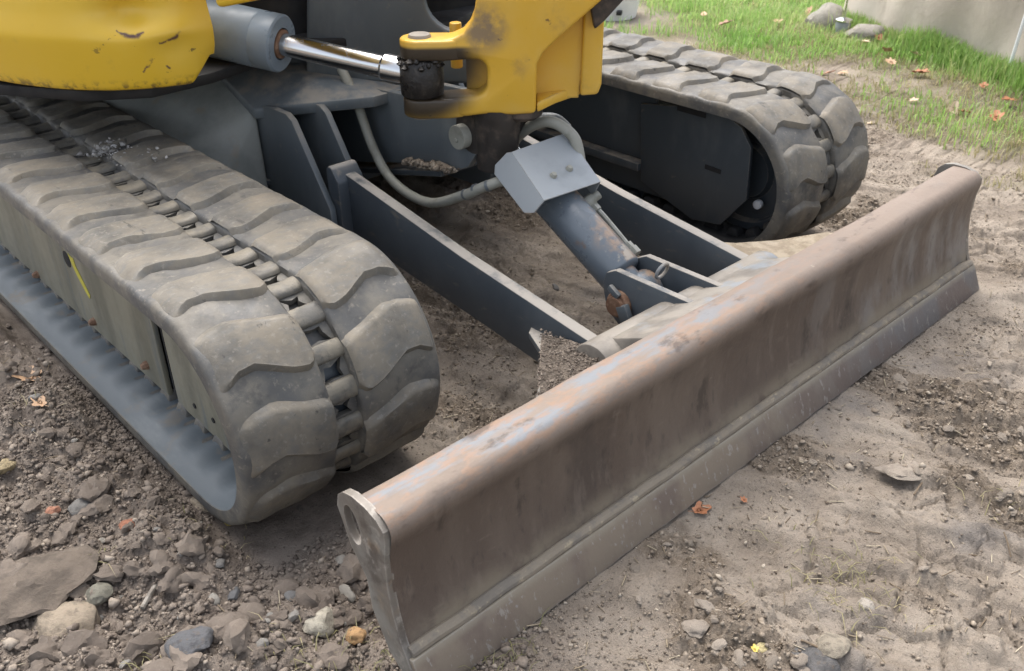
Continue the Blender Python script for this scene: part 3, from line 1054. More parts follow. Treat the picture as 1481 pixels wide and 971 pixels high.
# ring clip between the clevis plates
q = B()
pr_ = [(-.012 + .018 * math.cos(t), -.352 + .010 * math.cos(t) * 0 + .0 , .262 + .018 * math.sin(t)) for t in [2 * math.pi * i / 16 for i in range(17)]]
q.tube([(x, -.352 + .3 * (z - .262), z) for x, _, z in pr_], .004, 8, 3)
q.out('ring_clip', M['tube'], cy)
# guard: bent plate over the gland end of the barrel
upg = Vector((0, -ax.z, ax.y)); upg = upg if upg.z > 0 else -upg
gt = [ray(741, 219, 0, 0.052), ]
def gpt(t, x, h):
    return pt(t) + Vector((x, 0, 0)) + upg * h
ht = 0.078


def on_face(px, py, p0, nrm):
    """spot of the photograph on the plane of one guard face"""
    dr = FWD + RIGHT * ((px - 740.5) / FPX) - UPV * ((py - 485.5) / FPX)
    return CAM + dr * ((p0 - CAM).dot(nrm) / dr.dot(nrm))


q = B()
top0 = gpt(.2, 0, ht)
gA, gB, gC, gD = [on_face(px, py, top0, upg) for px, py in ((740, 220), (819, 192), (869, 263), (787, 290))]
side_n = (gD - gA).cross((-upg * .95 + Vector((.30, 0, 0)))).normalized()
gl = [on_face(px, py, gA, side_n) for px, py in ((733, 221), (716, 239), (715, 252), (758, 308), (772, 308))]
v = [q.bm.verts.new(p) for p in (gA, gB, gC, gD)]
vl = [q.bm.verts.new(p) for p in gl]
vr = [q.bm.verts.new(p - upg * .05 + Vector((-.004, 0, 0))) for p in (gB, gC)]
q.bm.faces.new(v)
q.bm.faces.new([v[0], v[3]] + vl[::-1])
q.bm.faces.new([v[1], vr[0], vr[1], v[2]])
gd = q.out('guard_plate', M['guard'], cy, sharp=10, solid=0.004)
gd.data.polygons.foreach_set('use_smooth', np.zeros(len(gd.data.polygons), dtype=bool))
for (px, py) in ((800, 255), (823, 245)):
    d = (FWD + RIGHT * ((px - 740.5) / FPX) - UPV * ((py - 485.5) / FPX))
    base = top0
    k = ((base - CAM).dot(upg)) / d.dot(upg)
    p = CAM + d * k
    q = B(); q.lathe(p - upg * .006, p + upg * .009, [(0, .009), (.6, .009), (1, .006)], 8)
    q.out('guard_bolt', M['hose'], cy, sharp=30)
# feed pipe with fittings down the far side of the barrel
q = B()
off = Vector((-.060, 0, 0)) + upg * .022
q.tube([pt(.30) + off, pt(.36) + off * 1.05, pt(.44) + off, pt(.485) + off * .95], .006, 8)
q.lathe(pt(.325) + off, pt(.345) + off, [(0, .012), (1, .012)], 6)
q.lathe(pt(.455) + off * 1.0, pt(.49) + off * 1.0, [(0, .010), (.4, .010), (.45, .013), (1, .013)], 6)
q.lathe(pt(.315) + off * .5, pt(.315) + off * 1.35 + upg * .012, [(0, .016), (.7, .016), (.72, .011), (1, .011)], 12)
q.out('feed_pipe', M['hose'], cy, sharp=30)
# hoses
q = B()
q.tube([(0.12, -1.36, 0.54), (0.12, -1.304, 0.467), (0.12, -1.243, 0.348), (0.12, -1.16, 0.275), (0.12, -1.013, 0.262), (0.12, -0.865, 0.328), (0.112, -0.80, 0.366), (0.075, -0.755, 0.385), (0.04, -0.70, 0.38), (0.03, -.66, .35)], 0.0128, 14)
q.out('hydraulic_hose', M['hose'], root)
for pp, dd in (((0.1195, -.862, .3298), (0, .12, .06)), ((0.1165, -.828, .3515), (-.01, .12, .07)), ((0.108, -.793, .369), (-.06, .12, .05))):
    q = B(); p = Vector(pp); d = Vector(dd).normalized()
    q.lathe(p - d * .004, p + d * .004, [(0, .0125), (0, .0142), (1, .0142), (1, .0125)], 16)
    q.out('hose_ring', M['steel_grey'], root)
q = B()
q.tube([ray(738, 218, 0, -.05), ray(747, 200, 0, -.055), ray(766, 184, 0, -.06), ray(790, 176, 0, -.07), ray(812, 183, 0, -.085), ray(832, 203, 0, -.095), ray(840, 240, 0, -.095)], 0.014, 14)
q.out('hydraulic_hose', M['hose'], root)
q = B()
q.tube([ray(752, 190, 0, -.09), ray(765, 178, 0, -.09), ray(785, 170, 0, -.10), ray(806, 172, 0, -.115), ray(822, 186, 0, -.125)], 0.011, 12)
q.out('hydraulic_hose', M['steel_grey'], root)

# ---- chassis ---------------------------------------------------------------
ch = bpy.data.objects.new('chassis', None)
COL.objects.link(ch)
ch.parent = root
ch.location = Vector((0, -1.5, 0.3)) - ROOT_AT
# cast legs towards the track frames: sloped faces that catch the sky
for sgn in (1, -1):
    q = B()
    for p in ((.335, -1.435, .10), (.335, -1.45, .450), (.64, -1.47, .10), (.64, -1.60, .33), (.335, -1.70, .555), (.64, -1.90, .47),
              (.335, -2.3, .555), (.64, -2.3, .47), (.335, -2.3, .10), (.64, -2.3, .10)):
        q.bm.verts.new((sgn * p[0], p[1], p[2]))
    bmesh.ops.convex_hull(q.bm, input=q.bm.verts[:])
    bmesh.ops.dissolve_limit(q.bm, angle_limit=.02, verts=q.bm.verts[:], edges=q.bm.edges[:])
    q.out('chassis_leg', M['leg'], ch, bevel=0.014, seg=3)
# top deck sloping up to the slew ring
q = B()
deck = [(0.350, -1.44), (0.12, -1.22), (-0.12, -1.22), (-0.350, -1.44), (-0.350, -1.72), (0.350, -1.72)]
def deck_z(x, y):
    return 0.462 + 0.050 * max(0, 1 - abs(x) / 0.36) + max(0, -1.46 - y) * .42
q.prism(deck, lambda x, y: Vector((x, y, deck_z(x, y) - 0.03)), lambda x, y: Vector((x, y, deck_z(x, y))))
q.out('top_deck', M['steel_grey'], ch, bevel=0.006)
q = B()
q.prism([(0.345, -1.56), (-0.345, -1.56), (-0.345, -2.2), (0.345, -2.2)], lambda x, y: Vector((x, y, 0.12)), lambda x, y: Vector((x, y, 0.42)))
q.out('centre_box', M['steel_dark'], ch)
for sgn in (1, -1):
    for x in (0.322, 0.222):
        q = B()
        q.xprism([(-1.31, 0.475), (-1.285, 0.462), (-1.15, 0.262), (-1.145, 0.20), (-1.18, 0.16), (-1.56, 0.14), (-1.56, 0.44), (-1.4, 0.475)], sgn * (x - .009), sgn * (x + .009))
        q.out('pivot_ear', M['steel_grey'], ch, bevel=0.003)
    q = B()
    q.prism([(0.345, -1.56), (0.345, -1.45), (0.232, -1.36), (0.232, -1.56)], lambda x, y, s=sgn: Vector((s * x, y, 0.245)), lambda x, y, s=sgn: Vector((s * x, y, 0.26)))
    q.out('web_plate', M['steel_dark'], ch, bevel=.003)
# central mount for the blade cylinder
for x in (0.064, -0.064):
    q = B()
    q.xprism([(-1.56, 0.475), (-0.93, 0.52), (-0.885, 0.505), (-0.862, 0.462), (-0.868, 0.425), (-0.905, 0.375), (-0.955, 0.352), (-1.02, 0.362), (-1.13, 0.326), (-1.32, 0.275), (-1.56, 0.22)], x - .011, x + .011)
    q.out('mount_plate', M['steel_grey'], ch, bevel=0.004)
q = B()
q.box((0.0, -1.25, 0.27), (0.16, 0.5, 0.016), Matrix.Rotation(math.radians(14), 3, 'X'))
q.out('mount_floor', M['steel_dark'], ch, bevel=.003)
q = B()
q.lathe((-.095, -0.915, 0.455), (.100, -0.915, 0.455), [(0, .02), (0, .030), (1, .030), (1, .026)], 24)
q.cyl((.100, -.915, .449), (.104, -.915, .449), .006, seg=10)
q.out('mount_pin', M['hose'], ch, bevel=.002)
q = B()
q.lathe((.076, -0.885, 0.475), (-.08, -0.885, 0.475), [(0, .045), (0, .058), (.25, .060), (.3, .05), (1, .05)], 24)
q.out('mount_boss', M['brown_boss'], ch, sharp=30)

# ---- upper structure ---------------------------------------------------------
R2 = Vector((RIGHT.x, RIGHT.y, 0)).normalized()
R2 = Vector((-0.7305, 0.6829, 0.0))
D2 = Vector((-0.6795, -0.7337, 0.0))
O2 = Vector((0, -0.745, 0))


def br(r, d, z):
    return O2 + R2 * r + D2 * d + Vector((0, 0, z))


def rprism(bb, poly, d0, d1):
    return bb.prism(poly, lambda r, z: br(r, d0, z), lambda r, z: br(r, d1, z))


def on_plane(px, py, d):
    """spot of the photograph on the upright plane facing the bracket, d behind it"""
    dr = FWD + RIGHT * ((px - 740.5) / FPX) - UPV * ((py - 485.5) / FPX)
    k = (O2 + D2 * d - CAM).dot(D2) / dr.dot(D2)
    p_ = CAM + dr * k
    return ((p_ - O2).dot(R2), p_.z)


up = bpy.data.objects.new('swing_bracket', None)
COL.objects.link(up)
up.parent = root
up.location = br(-.05, .05, .6) - ROOT_AT
# the C-shaped casting: upper arm, lower arm, vertical face
q = B()
outl = [(0.002, 0.530), (-0.05, 0.527), (-0.11, 0.530), (-0.16, 0.524), (-0.215, 0.523), (-0.235, 0.53), (-0.235, 0.560),
        (-0.20, 0.570), (-0.135, 0.572), (-0.118, 0.580), (-0.110, 0.596), (-0.110, 0.636), (-0.116, 0.650), (-0.130, 0.656), (-0.19, 0.654), (-0.235, 0.659),
        (-0.235, 0.697), (-0.215, 0.698), (-0.185, 0.704), (-0.162, 0.714), (-0.146, 0.732), (-0.136, 0.755), (-0.130, 0.79), (-0.120, 0.86), (-0.10, 1.05),
        (0.40, 1.05), (0.245, 0.87), (0.125, 0.765), (0.055, 0.705), (0.018, 0.670), (0.004, 0.645)]
rprism(q, outl, 0.0, 0.075)
q.out('bracket_casting', M['yellow'], up, bevel=0.010, seg=3)
for z0, z1, nm in ((0.655, 0.700, 'upper_ear'), (0.522, 0.566, 'lower_ear')):
    q = B()
    ea = arc(-0.262, 0.036, 0.046, 100, 260, 14)
    pl = ea + [(-0.20, -0.007), (-0.165, 0.004), (-0.165, 0.07), (-0.20, 0.080)]
    q.prism(pl, lambda r, d: br(r, d, z0), lambda r, d: br(r, d, z1))
    q.out(nm, M['yellow'], up, bevel=0.006, seg=3)
q = B()
q.lathe(br(-0.262, .036, 0.515), br(-0.262, .036, 0.7065), [(0, .027), (.97, .027), (1, .024)], 28)
q.out('ear_pin', M['tube'], up, sharp=30)
q = B(); rprism(q, [(-0.160, 0.560), (-0.098, 0.560), (-0.098, 0.668), (-0.160, 0.668)], 0.070, 0.085)
q.out('web_panel', M['yellow'], up)
# recessed side panel, bottom lip and the far flange
q = B(); rprism(q, [(-0.02, 0.545), (0.105, 0.545), (0.125, 0.80), (-0.02, 0.80)], 0.076, 0.098)
q.out('recess_panel', M['yellow'], up)
q = B()
q.prism([(0.004, 0.004), (0.004, 0.10), (0.112, 0.15), (0.112, 0.10), (0.05, 0.055)], lambda r, d: br(r, d, 0.530 + .12 * r), lambda r, d: br(r, d, 0.556 + .12 * r))
q.out('bottom_lip', M['yellow'], up, bevel=.006)
q = B(); rprism(q, [(0.108, 0.553), (0.150, 0.556), (0.158, 0.58), (0.158, 0.72), (0.166, 0.84), (0.112, 0.84)], 0.060, 0.20)
q.out('far_flange', M['yellow'], up, bevel=.007, seg=3)
# the shaded boom foot above
q = B(); rprism(q, [(0.02, 0.70), (0.13, 0.78), (0.25, 0.885), (0.40, 1.05), (0.30, 1.10), (-0.02, 1.05)], 0.080, 0.30)
q.out('boom_foot', M['yellow'], up, bevel=.01)
q = B()
rprism(q, [on_plane(846, -30, .03), on_plane(930, -30, .03), on_plane(874, 32, .03), on_plane(860, 44, .03)], 0.03, 0.16)
q.out('boom_stop', M['brown_boss'], up, bevel=.006)
q = B(); q.lathe(br(-.09, .06, .38), br(-.09, .06, .534), [(0, .05), (.6, .055), (1, .06)], 24)
q.lathe(br(-.03, .06, .505), br(-.03, .06, .536), [(0, .04), (.3, .05), (1, .05)], 24)
q.out('king_pin', M['brown_boss'], up, sharp=30)

# swing cylinder
E1 = br(-0.262, 0.036, 0.612)
rd = (FWD + RIGHT * ((408 - 740.5) / FPX) - UPV * ((64 - 485.5) / FPX)).normalized()
S1 = CAM + rd * ((E1 - CAM).dot(rd) + 0.17)
dirs = (E1 - S1).normalized()
S0 = S1 - dirs * 0.30
sw = bpy.data.objects.new('swing_cylinder', None)
COL.objects.link(sw)
sw.parent = root
sw.location = S1 - ROOT_AT
q = B(); q.lathe(S0, S1, [(0, .068), (.80, .068), (.81, .0665), (.82, .068), (.985, .068), (1, .064), (1.0, .038), (.97, .036)], 44)
q.out('barrel', M['swing'], sw, sharp=30)
q = B(); q.lathe(S1 - dirs * .008, S1 + dirs * .012, [(0, .035), (.5, .034), (.62, .030), (.62, .0265)], 32, False); q.out('rod_wiper', M['rust'], sw, sharp=30)
q = B(); q.cyl(S1 - dirs * .01, E1 - dirs * .045, .0265, seg=32); q.out('rod', M['chrome'], sw)
q = B(); q.lathe(E1 - dirs * .098, E1 - dirs * .03, [(0, .028), (.1, .033), (.6, .033), (1, .030)], 32); q.out('rod_collar', M['chrome'], sw, sharp=30)
q = B(); q.lathe(E1 + Vector((0, 0, -.044)), E1 + Vector((0, 0, .042)), [(0, .044), (.04, .050), (.5, .052), (.94, .050), (1, .044)], 32)
q.out('rod_eye', M['grease'], sw, sharp=60)
q = B()
for i in range(26):
    a = i * 2.399; rr = .049 + .004 * math.sin(i * 3.1)
    z = .036 + .008 * math.sin(i * 1.7)
    c = E1 + Vector((rr * math.cos(a), rr * math.sin(a), z))
    q.lathe(c - Vector((0, 0, .007)), c + Vector((0, 0, .006)), [(0, .003), (.5, .009 + .003 * math.sin(i)), (1, .003)], 7)
q.out('grease_lump', M['grease'], sw, sharp=80)

# dark steel mast plate behind the bracket, with its round cut-out
q = B()
MD = 0.40
ms = [on_plane(445, -160, MD), on_plane(443, 116, MD), on_plane(590, 122, MD), on_plane(720, 122, MD), on_plane(720, 60, MD)]
ms += [on_plane(668 + 53 * math.cos(math.radians(a)), -6 + 53 * math.sin(math.radians(a)), MD) for a in range(60, 186, 14)] + [on_plane(612, -160, MD)]
rprism(q, ms, MD, MD + 0.04)
q.out('mast_plate', M['steel_grey'], root, bevel=.010, seg=3)
q = B(); q.lathe(br(-.44, .62, .72), br(.15, .62, .72), [(0, .05), (1, .05)], 24); q.out('mast_tube', M['steel_dark'], root)
q = B(); q.cyl(br(-.19, .22, .58), br(-.19, .22, .690), .015, seg=20); q.out('stop_pin', M['yellow'], root, bevel=.003)
# slewing frame: the dark underside of the upper structure
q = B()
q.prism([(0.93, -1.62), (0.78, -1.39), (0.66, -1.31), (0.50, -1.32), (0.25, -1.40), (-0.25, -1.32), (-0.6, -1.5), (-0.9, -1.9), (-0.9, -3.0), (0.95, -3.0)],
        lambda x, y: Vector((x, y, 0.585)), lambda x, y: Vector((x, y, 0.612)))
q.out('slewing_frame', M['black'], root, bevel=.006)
q = B(); q.cyl((0, -1.85, 0.44), (0, -1.85, 0.585), 0.36, seg=48); q.out('slew_ring', M['steel_dark'], root)
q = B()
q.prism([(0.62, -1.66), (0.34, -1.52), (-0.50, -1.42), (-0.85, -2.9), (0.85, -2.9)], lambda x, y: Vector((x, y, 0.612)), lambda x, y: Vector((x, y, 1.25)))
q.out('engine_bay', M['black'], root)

# yellow corner fairing: smooth plan curve, creased, tucked in at the bottom
plan = [(1.00, -2.30), (0.985, -2.05), (0.95, -1.76), (0.905, -1.575), (0.84, -1.425), (0.765, -1.325), (0.70, -1.275), (0.635, -1.245), (0.575, -1.232), (0.530, -1.232)]


def smooth_plan(P, sub=7):
    out = []
    V = [Vector((x, y)) for x, y in P]
    for i in range(len(V) - 1):
        a, b, c, d = V[max(i - 1, 0)], V[i], V[i + 1], V[min(i + 2, len(V) - 1)]
        for k in range(sub):
            t = k / sub
            out.append(0.5 * ((2 * b) + (c - a) * t + (2 * a - 5 * b + 4 * c - d) * t * t + (3 * b - a - 3 * c + d) * t ** 3))
    out.append(V[-1])
    return out


SP = smooth_plan(plan)
q = B()
rows = []
N_ = len(SP)
for i, p in enumerate(SP):
    a = SP[max(i - 1, 0)]; b_ = SP[min(i + 1, N_ - 1)]
    tn = (b_ - a).normalized(); nr = Vector((tn.y, -tn.x)); nr = -nr if nr.dot(Vector((0.7, 0.7))) < 0 else nr
    arc_t = i / (N_ - 1)
    row = []
    for (o_, z) in ((-.050, .618), (-.020, .617), (0, .620), (.003, .640), (.008, .672), (.012, .700), (.015, .722), (.016, .732), (.015, .742), (.012, .756), (.009, .77), (.006, .785), (.004, .80), (.0, .83), (-.012, .93), (-.03, 1.06)):
        dent = 0.0
        wx = (arc_t - 0.68) / 0.085
        wz = (z - 0.785) / 0.036
        dent -= 0.050 * math.exp(-wx * wx - wz * wz)
        dent += 0.010 * math.exp(-((arc_t - 0.76) / .10) ** 2 - ((z - .742) / .02) ** 2)
        wx2 = (arc_t - 0.80) / 0.06; wz2 = (z - 0.705) / 0.022
        dent -= 0.006 * math.exp(-wx2 * wx2 - wz2 * wz2)
        zz = z
        if arc_t > 0.86 and z < 0.70:
            zz = z + min(1, (arc_t - 0.86) / 0.10) * 0.055 * max(0, (0.70 - z) / 0.08)
        row.append(Vector((p.x + nr.x * (o_ + dent), p.y + nr.y * (o_ + dent), zz)))
    rows.append(row)
# return edge at the right-hand end
last = rows[-1]
rows.append([Vector((v.x - .004, v.y - .030, v.z)) for v in last])
q.loft(rows)
fair = q.out('corner_fairing', M['yellow_body'], root, sharp=45, solid=0.006)
sb = fair.modifiers.new('smooth', 'SUBSURF'); sb.levels = 1; sb.render_levels = 2
# scrapes on the fairing: bare dark marks where the photograph shows them
from mathutils.bvhtree import BVHTree
bv, bf = [], []
for r_ in rows: bv += r_
nc_ = len(rows[0])
for i in range(len(rows) - 1):
    for j in range(nc_ - 1):
        bf.append((i * nc_ + j, (i + 1) * nc_ + j, (i + 1) * nc_ + j + 1, i * nc_ + j + 1))
tree_ = BVHTree.FromPolygons(bv, bf)


def on_fairing(px, py):
    dr = (FWD + RIGHT * ((px - 740.5) / FPX) - UPV * ((py - 485.5) / FPX)).normalized()
    h = tree_.ray_cast(CAM, dr)
    return h[0]


marks = []
strokes = (((168, 44, .004), (176, 50, .006), (187, 53, .009), (197, 52, .009), (208, 46, .004)),
           ((231, 63, .004), (244, 59, .006), (255, 54, .009), (263, 45, .005)),
           ((207, 103, .003), (214, 96, .005), (221, 84, .004)), ((241, 96, .004), (246, 99, .004)))
dots = []
for st in strokes:
    for (xa_, ya_, ra_), (xb_, yb_, rb_) in zip(st, st[1:]):
        for kk in range(5):
            t_ = kk / 5
            dots.append((xa_ + (xb_ - xa_) * t_, ya_ + (yb_ - ya_) * t_, ra_ + (rb_ - ra_) * t_))
for (px, py, rr) in dots:
    h = on_fairing(px, py)
    if h is not None:
        marks.append((h - ROOT_AT, rr))
bm_ = M['yellow_body']
nt_, lk_ = bm_.node_tree.nodes, bm_.node_tree.links
pb_ = nt_['Principled BSDF']
old_ = pb_.inputs['Base Color'].links[0].from_socket
tcn = nt_.new('ShaderNodeTexCoord'); nz_ = nt_.new('ShaderNodeTexNoise'); nz_.inputs['Scale'].default_value = 60; nz_.inputs['Detail'].default_value = 5
wob = nt_.new('ShaderNodeVectorMath'); wob.operation = 'SCALE'; wob.inputs['Scale'].default_value = .012
lk_.new(tcn.outputs['Object'], nz_.inputs['Vector']); lk_.new(nz_.outputs['Color'], wob.inputs[0])
wad = nt_.new('ShaderNodeVectorMath'); lk_.new(tcn.outputs['Object'], wad.inputs[0]); lk_.new(wob.outputs[0], wad.inputs[1])
prev = None
for p_, rr in marks:
    dn = nt_.new('ShaderNodeVectorMath'); dn.operation = 'DISTANCE'
    lk_.new(wad.outputs[0], dn.inputs[0]); dn.inputs[1].default_value = p_ + Vector((.006, .006, .006))
    mr = nt_.new('ShaderNodeMapRange'); mr.interpolation_type = 'SMOOTHSTEP'
    lk_.new(dn.outputs['Value'], mr.inputs['Value'])
    mr.inputs['From Min'].default_value = rr * .15; mr.inputs['From Max'].default_value = rr; mr.inputs['To Min'].default_value = 1; mr.inputs['To Max'].default_value = 0
    if prev is None:
        prev = mr.outputs[0]
    else:
        mx_ = nt_.new('ShaderNodeMath'); mx_.operation = 'MAXIMUM'; lk_.new(prev, mx_.inputs[0]); lk_.new(mr.outputs[0], mx_.inputs[1]); prev = mx_.outputs[0]
mc_ = nt_.new('ShaderNodeMix'); mc_.data_type = 'RGBA'
pm_ = nt_.new('ShaderNodeMapRange'); pm_.interpolation_type = 'SMOOTHSTEP'; lk_.new(nz_.outputs['Fac'], pm_.inputs['Value']); pm_.inputs['From Min'].default_value = .34; pm_.inputs['From Max'].default_value = .54
pf_ = nt_.new('ShaderNodeMath'); pf_.operation = 'MULTIPLY'; lk_.new(prev, pf_.inputs[0]); lk_.new(pm_.outputs[0], pf_.inputs[1])
lk_.new(pf_.outputs[0], mc_.inputs[0]); lk_.new(old_, mc_.inputs[6]); mc_.inputs[7].default_value = (.09, .045, .04, 1)
lk_.new(mc_.outputs[2], pb_.inputs['Base Color'])
# second yellow cover above the swing cylinder
q = B()
c0, c1 = ray(312, 14, 2, 0.815), ray(398, -3, 2, 0.83)
q.prism([(0, 0), (1, 0), (1, 1), (0, 1)],
        lambda s, h: c0.lerp(c1, s * 1.3) + Vector((0, 0, h * .3)), lambda s, h: c0.lerp(c1, s * 1.3) + Vector((-.3, -.3, h * .3)))
q.out('front_cover', M['yellow_body'], root, bevel=.012, seg=3)

# crust of dry dirt on the mount floor
def crumbs(name, pts, parent, mat, lo, hi, kind='stuff', seed=1):
    rg = np.random.default_rng(seed)
    t = (1 + 5 ** .5) / 2
    iv = np.array([(-1, t, 0), (1, t, 0), (-1, -t, 0), (1, -t, 0), (0, -1, t), (0, 1, t), (0, -1, -t), (0, 1, -t), (t, 0, -1), (t, 0, 1), (-t, 0, -1), (-t, 0, 1)]) / 1.9
    it = np.array([(0, 11, 5), (0, 5, 1), (0, 1, 7), (0, 7, 10), (0, 10, 11), (1, 5, 9), (5, 11, 4), (11, 10, 2), (10, 7, 6), (7, 1, 8), (3, 9, 4), (3, 4, 2), (3, 2, 6), (3, 6, 8), (3, 8, 9), (4, 9, 5), (2, 4, 11), (6, 2, 10), (8, 6, 7), (9, 8, 1)])
    pts = np.asarray(pts, dtype=float)
    n = len(pts)
    sz = lo * (hi / lo) ** (rg.random(n) ** 2.2)
    sc3 = np.stack([sz * rg.uniform(.8, 1.35, n), sz * rg.uniform(.7, 1.2, n), sz * rg.uniform(.5, .9, n)], -1)
    ang = rg.uniform(0, 6.283, n)
    jit = 1 + rg.uniform(-.42, .36, (n, 12, 1))
    V = (iv[None] + rg.uniform(-.22, .22, (n, 12, 3))) * jit * sc3[:, None, :]
    ca, sa = np.cos(ang)[:, None], np.sin(ang)[:, None]
    V = np.stack([V[..., 0] * ca - V[..., 1] * sa, V[..., 0] * sa + V[..., 1] * ca, V[..., 2]], -1)
    for _ in range(5):
        d = rg.normal(0, 1, (n, 3)); d /= np.linalg.norm(d, axis=1, keepdims=True)
        e = np.maximum((V * d[:, None, :]).sum(-1) - (sz * rg.uniform(.35, .75, n))[:, None], 0)
        V = V - d[:, None, :] * e[..., None]
    V = V + pts[:, None, :] + np.stack([0 * sz, 0 * sz, sz * .25], -1)[:, None, :]
    F_ = it[None] + (np.arange(n) * 12)[:, None, None]
    off = np.array(wpos(parent)) if parent is not None else 0
    me = np_mesh(name, V.reshape(-1, 3) - off, None, F_.reshape(-1, 3), smooth=False)
    tn = me.attributes.new('tone', 'FLOAT', 'POINT')
    tn.data.foreach_set('value', np.repeat(rg.random(n).astype(np.float32), 12))
    o = link(name, me, mat, parent)
    o['kind'] = kind
    return o


def tone_mat(name, cols, rough=0.95, bumps=(220, .5, .003)):
    t = NT(name)
    a = t.n.new('ShaderNodeAttribute'); a.attribute_name = 'tone'
    cr = t.n.new('ShaderNodeValToRGB')
    cr.color_ramp.interpolation = 'LINEAR'
    els = cr.color_ramp.elements
    for i, (p, c) in enumerate(cols):
        e = els[i] if i < 2 else els.new(p)
        e.position = p; e.color = (*c, 1)
    t.link(a.outputs['Fac'], cr.inputs[0])
    col = t.mix(cr.outputs[0], (0.09, 0.072, 0.058), t.math('MULTIPLY', t.ramp(t.noise(60, 4), .5, .66), .5))
    t.link(col, t.b.inputs['Base Color'])
    t.b.inputs['Roughness'].default_value = rough
    t.b.inputs['Specular IOR Level'].default_value = 0.25
    t.bump(t.noise(bumps[0], 5, rough=.7), bumps[1], bumps[2])
    return t.m


M['crumb'] = tone_mat('soil_crumbs', [(0, (0.115, 0.093, 0.077)), (1, (0.33, 0.282, 0.23)), (.30, (0.19, 0.156, 0.128)), (.85, (0.25, 0.21, 0.172))])
M['crumb_pale'] = tone_mat('pale_soil_crumbs', [(0, (0.15, 0.12, 0.093)), (1, (0.40, 0.35, 0.285)), (.4, (0.235, 0.193, 0.15)), (.88, (0.30, 0.253, 0.20))])

M['mud_white'] = tone_mat('dried_pale_mud', [(0, (0.22, 0.21, 0.20)), (1, (0.50, 0.49, 0.48)), (.5, (0.30, 0.285, 0.26)), (.8, (.38, .365, .345))])
pts = []
for _ in range(170):
    y = random.uniform(-1.16, -0.93); x = random.uniform(0.078, 0.098)
    pts.append((x, y, 0.33 + (y + 1.13) * 0.16 + random.uniform(-.006, .006)))
crumbs('dirt_crust', pts, ch, M['crumb_pale'], .004, .014, seed=4)
q = B()
q.xprism([(-1.18, 0.312), (-0.94, 0.350), (-0.94, 0.340), (-1.18, 0.300)], 0.055, 0.105)
q.bm.free()
pts = []
for (px, py, k_, sp_) in ((150, 222, 160, .016), (160, 213, 120, .012), (182, 226, 90, .022), (210, 232, 60, .02)):
    c = ray(px, py, 2, .452)
    for _ in range(k_):
        pts.append((c.x + random.gauss(0, sp_), c.y + random.gauss(0, sp_ * .8), .452 + abs(random.gauss(0, .006))))
crumbs('mud_clump', pts, near_track, M['mud_white'], .002, .009, seed=14)
M['heap'] = worn('caked_brown_dirt', (0.15, 0.122, 0.098), .95, 0, [dict(col=(0.24, 0.2, 0.16), scale=70, lo=.42, hi=.62)], bump=(140, 1.0, .006))
# loose dirt heaped on the near gusset
pts = []
for _ in range(5000):
    a, b_ = random.random(), random.random()
    x = 0.29 + a * 0.20; y = -0.43 + b_ * 0.31
    if y < -0.43 + (x - 0.29) * 0.95: continue
    hh = 0.19 + 0.055 * max(0, 1 - abs(x - .29) / .25) * (0.3 + 0.7 * b_)
    pts.append((x, y, hh * random.uniform(.96, 1.0)))
crumbs('loose_dirt', pts, bl, M['crumb'], .0010, .0042, seed=9)
q = B()
nn = 9
rows = []
for i in range(nn):
    x = 0.286 + 0.205 * i / (nn - 1)
    row = []
    for j in range(nn):
        y0 = -0.43 + (x - 0.286) * 0.95
        y = y0 + (-0.10 - y0) * j / (nn - 1)
        row.append(Vector((x, y, 0.186 + 0.052 * max(0, 1 - (x - .286) / .25) * (0.3 + .7 * j / (nn - 1)) * (0.2 + .8 * min(1, j / 2)))))
    rows.append(row)
q.loft(rows)
q.out('dirt_heap', M['heap'], bl)

# ------------------------------------------------------------------ stones and clods in the soil
def rock_mesh(name, seed, rough=0.25, flat=0.75, sub=2):
    rg = random.Random(seed)
    bm = bmesh.new()
    bmesh.ops.create_icosphere(bm, subdivisions=sub, radius=1.0)
    planes = []
    for _ in range(7):
        d = Vector((rg.gauss(0, 1), rg.gauss(0, 1), rg.gauss(0, 1))).normalized()
        planes.append((d, rg.uniform(.55, .92)))
    fr = [(Vector((rg.gauss(0, 1), rg.gauss(0, 1), rg.gauss(0, 1))) * 2.2, rg.uniform(0, 6)) for _ in range(6)]
    for v in bm.verts:
        p = v.co.copy()
        for d, k in planes:
            e = p.dot(d) - k
            if e > 0: p -= d * e * 0.85
        n = sum(math.sin(p.dot(f) + ph) for f, ph in fr) / 6
        p *= 1 + rough * n + rough * .55 * mnoise.fractal(p * 2.6 + Vector((seed, 0, 0)), 1.0, 2.1, 4)
        p.z *= flat
        v.co = p
    me = bpy.data.meshes.new(name)
    bm.to_mesh(me); bm.free()
    me.polygons.foreach_set('use_smooth', np.ones(len(me.polygons), dtype=bool))
    me.set_sharp_from_angle(angle=math.radians(38))
    return me


def stone_mat(name, c0, c1, rough=0.8):
    t = NT(name)
    oi = t.n.new('ShaderNodeObjectInfo')
    base = t.mix(c0, c1, oi.outputs['Random'])
    base = t.mix(base, (0.10, 0.08, 0.063), t.math('MULTIPLY', t.ramp(t.noise(2.0, 6), .5, .68), .35))
    base = t.mix(base, (0.33, 0.29, 0.24), t.math('MULTIPLY', t.ramp(t.noise(5, 6, off=(3, 3, 3)), .58, .72), .2))
    t.link(base, t.b.inputs['Base Color'])
    t.b.inputs['Roughness'].default_value = rough
    t.bump(t.noise(5, 8, rough=.78), .45, .09)
    return t.m


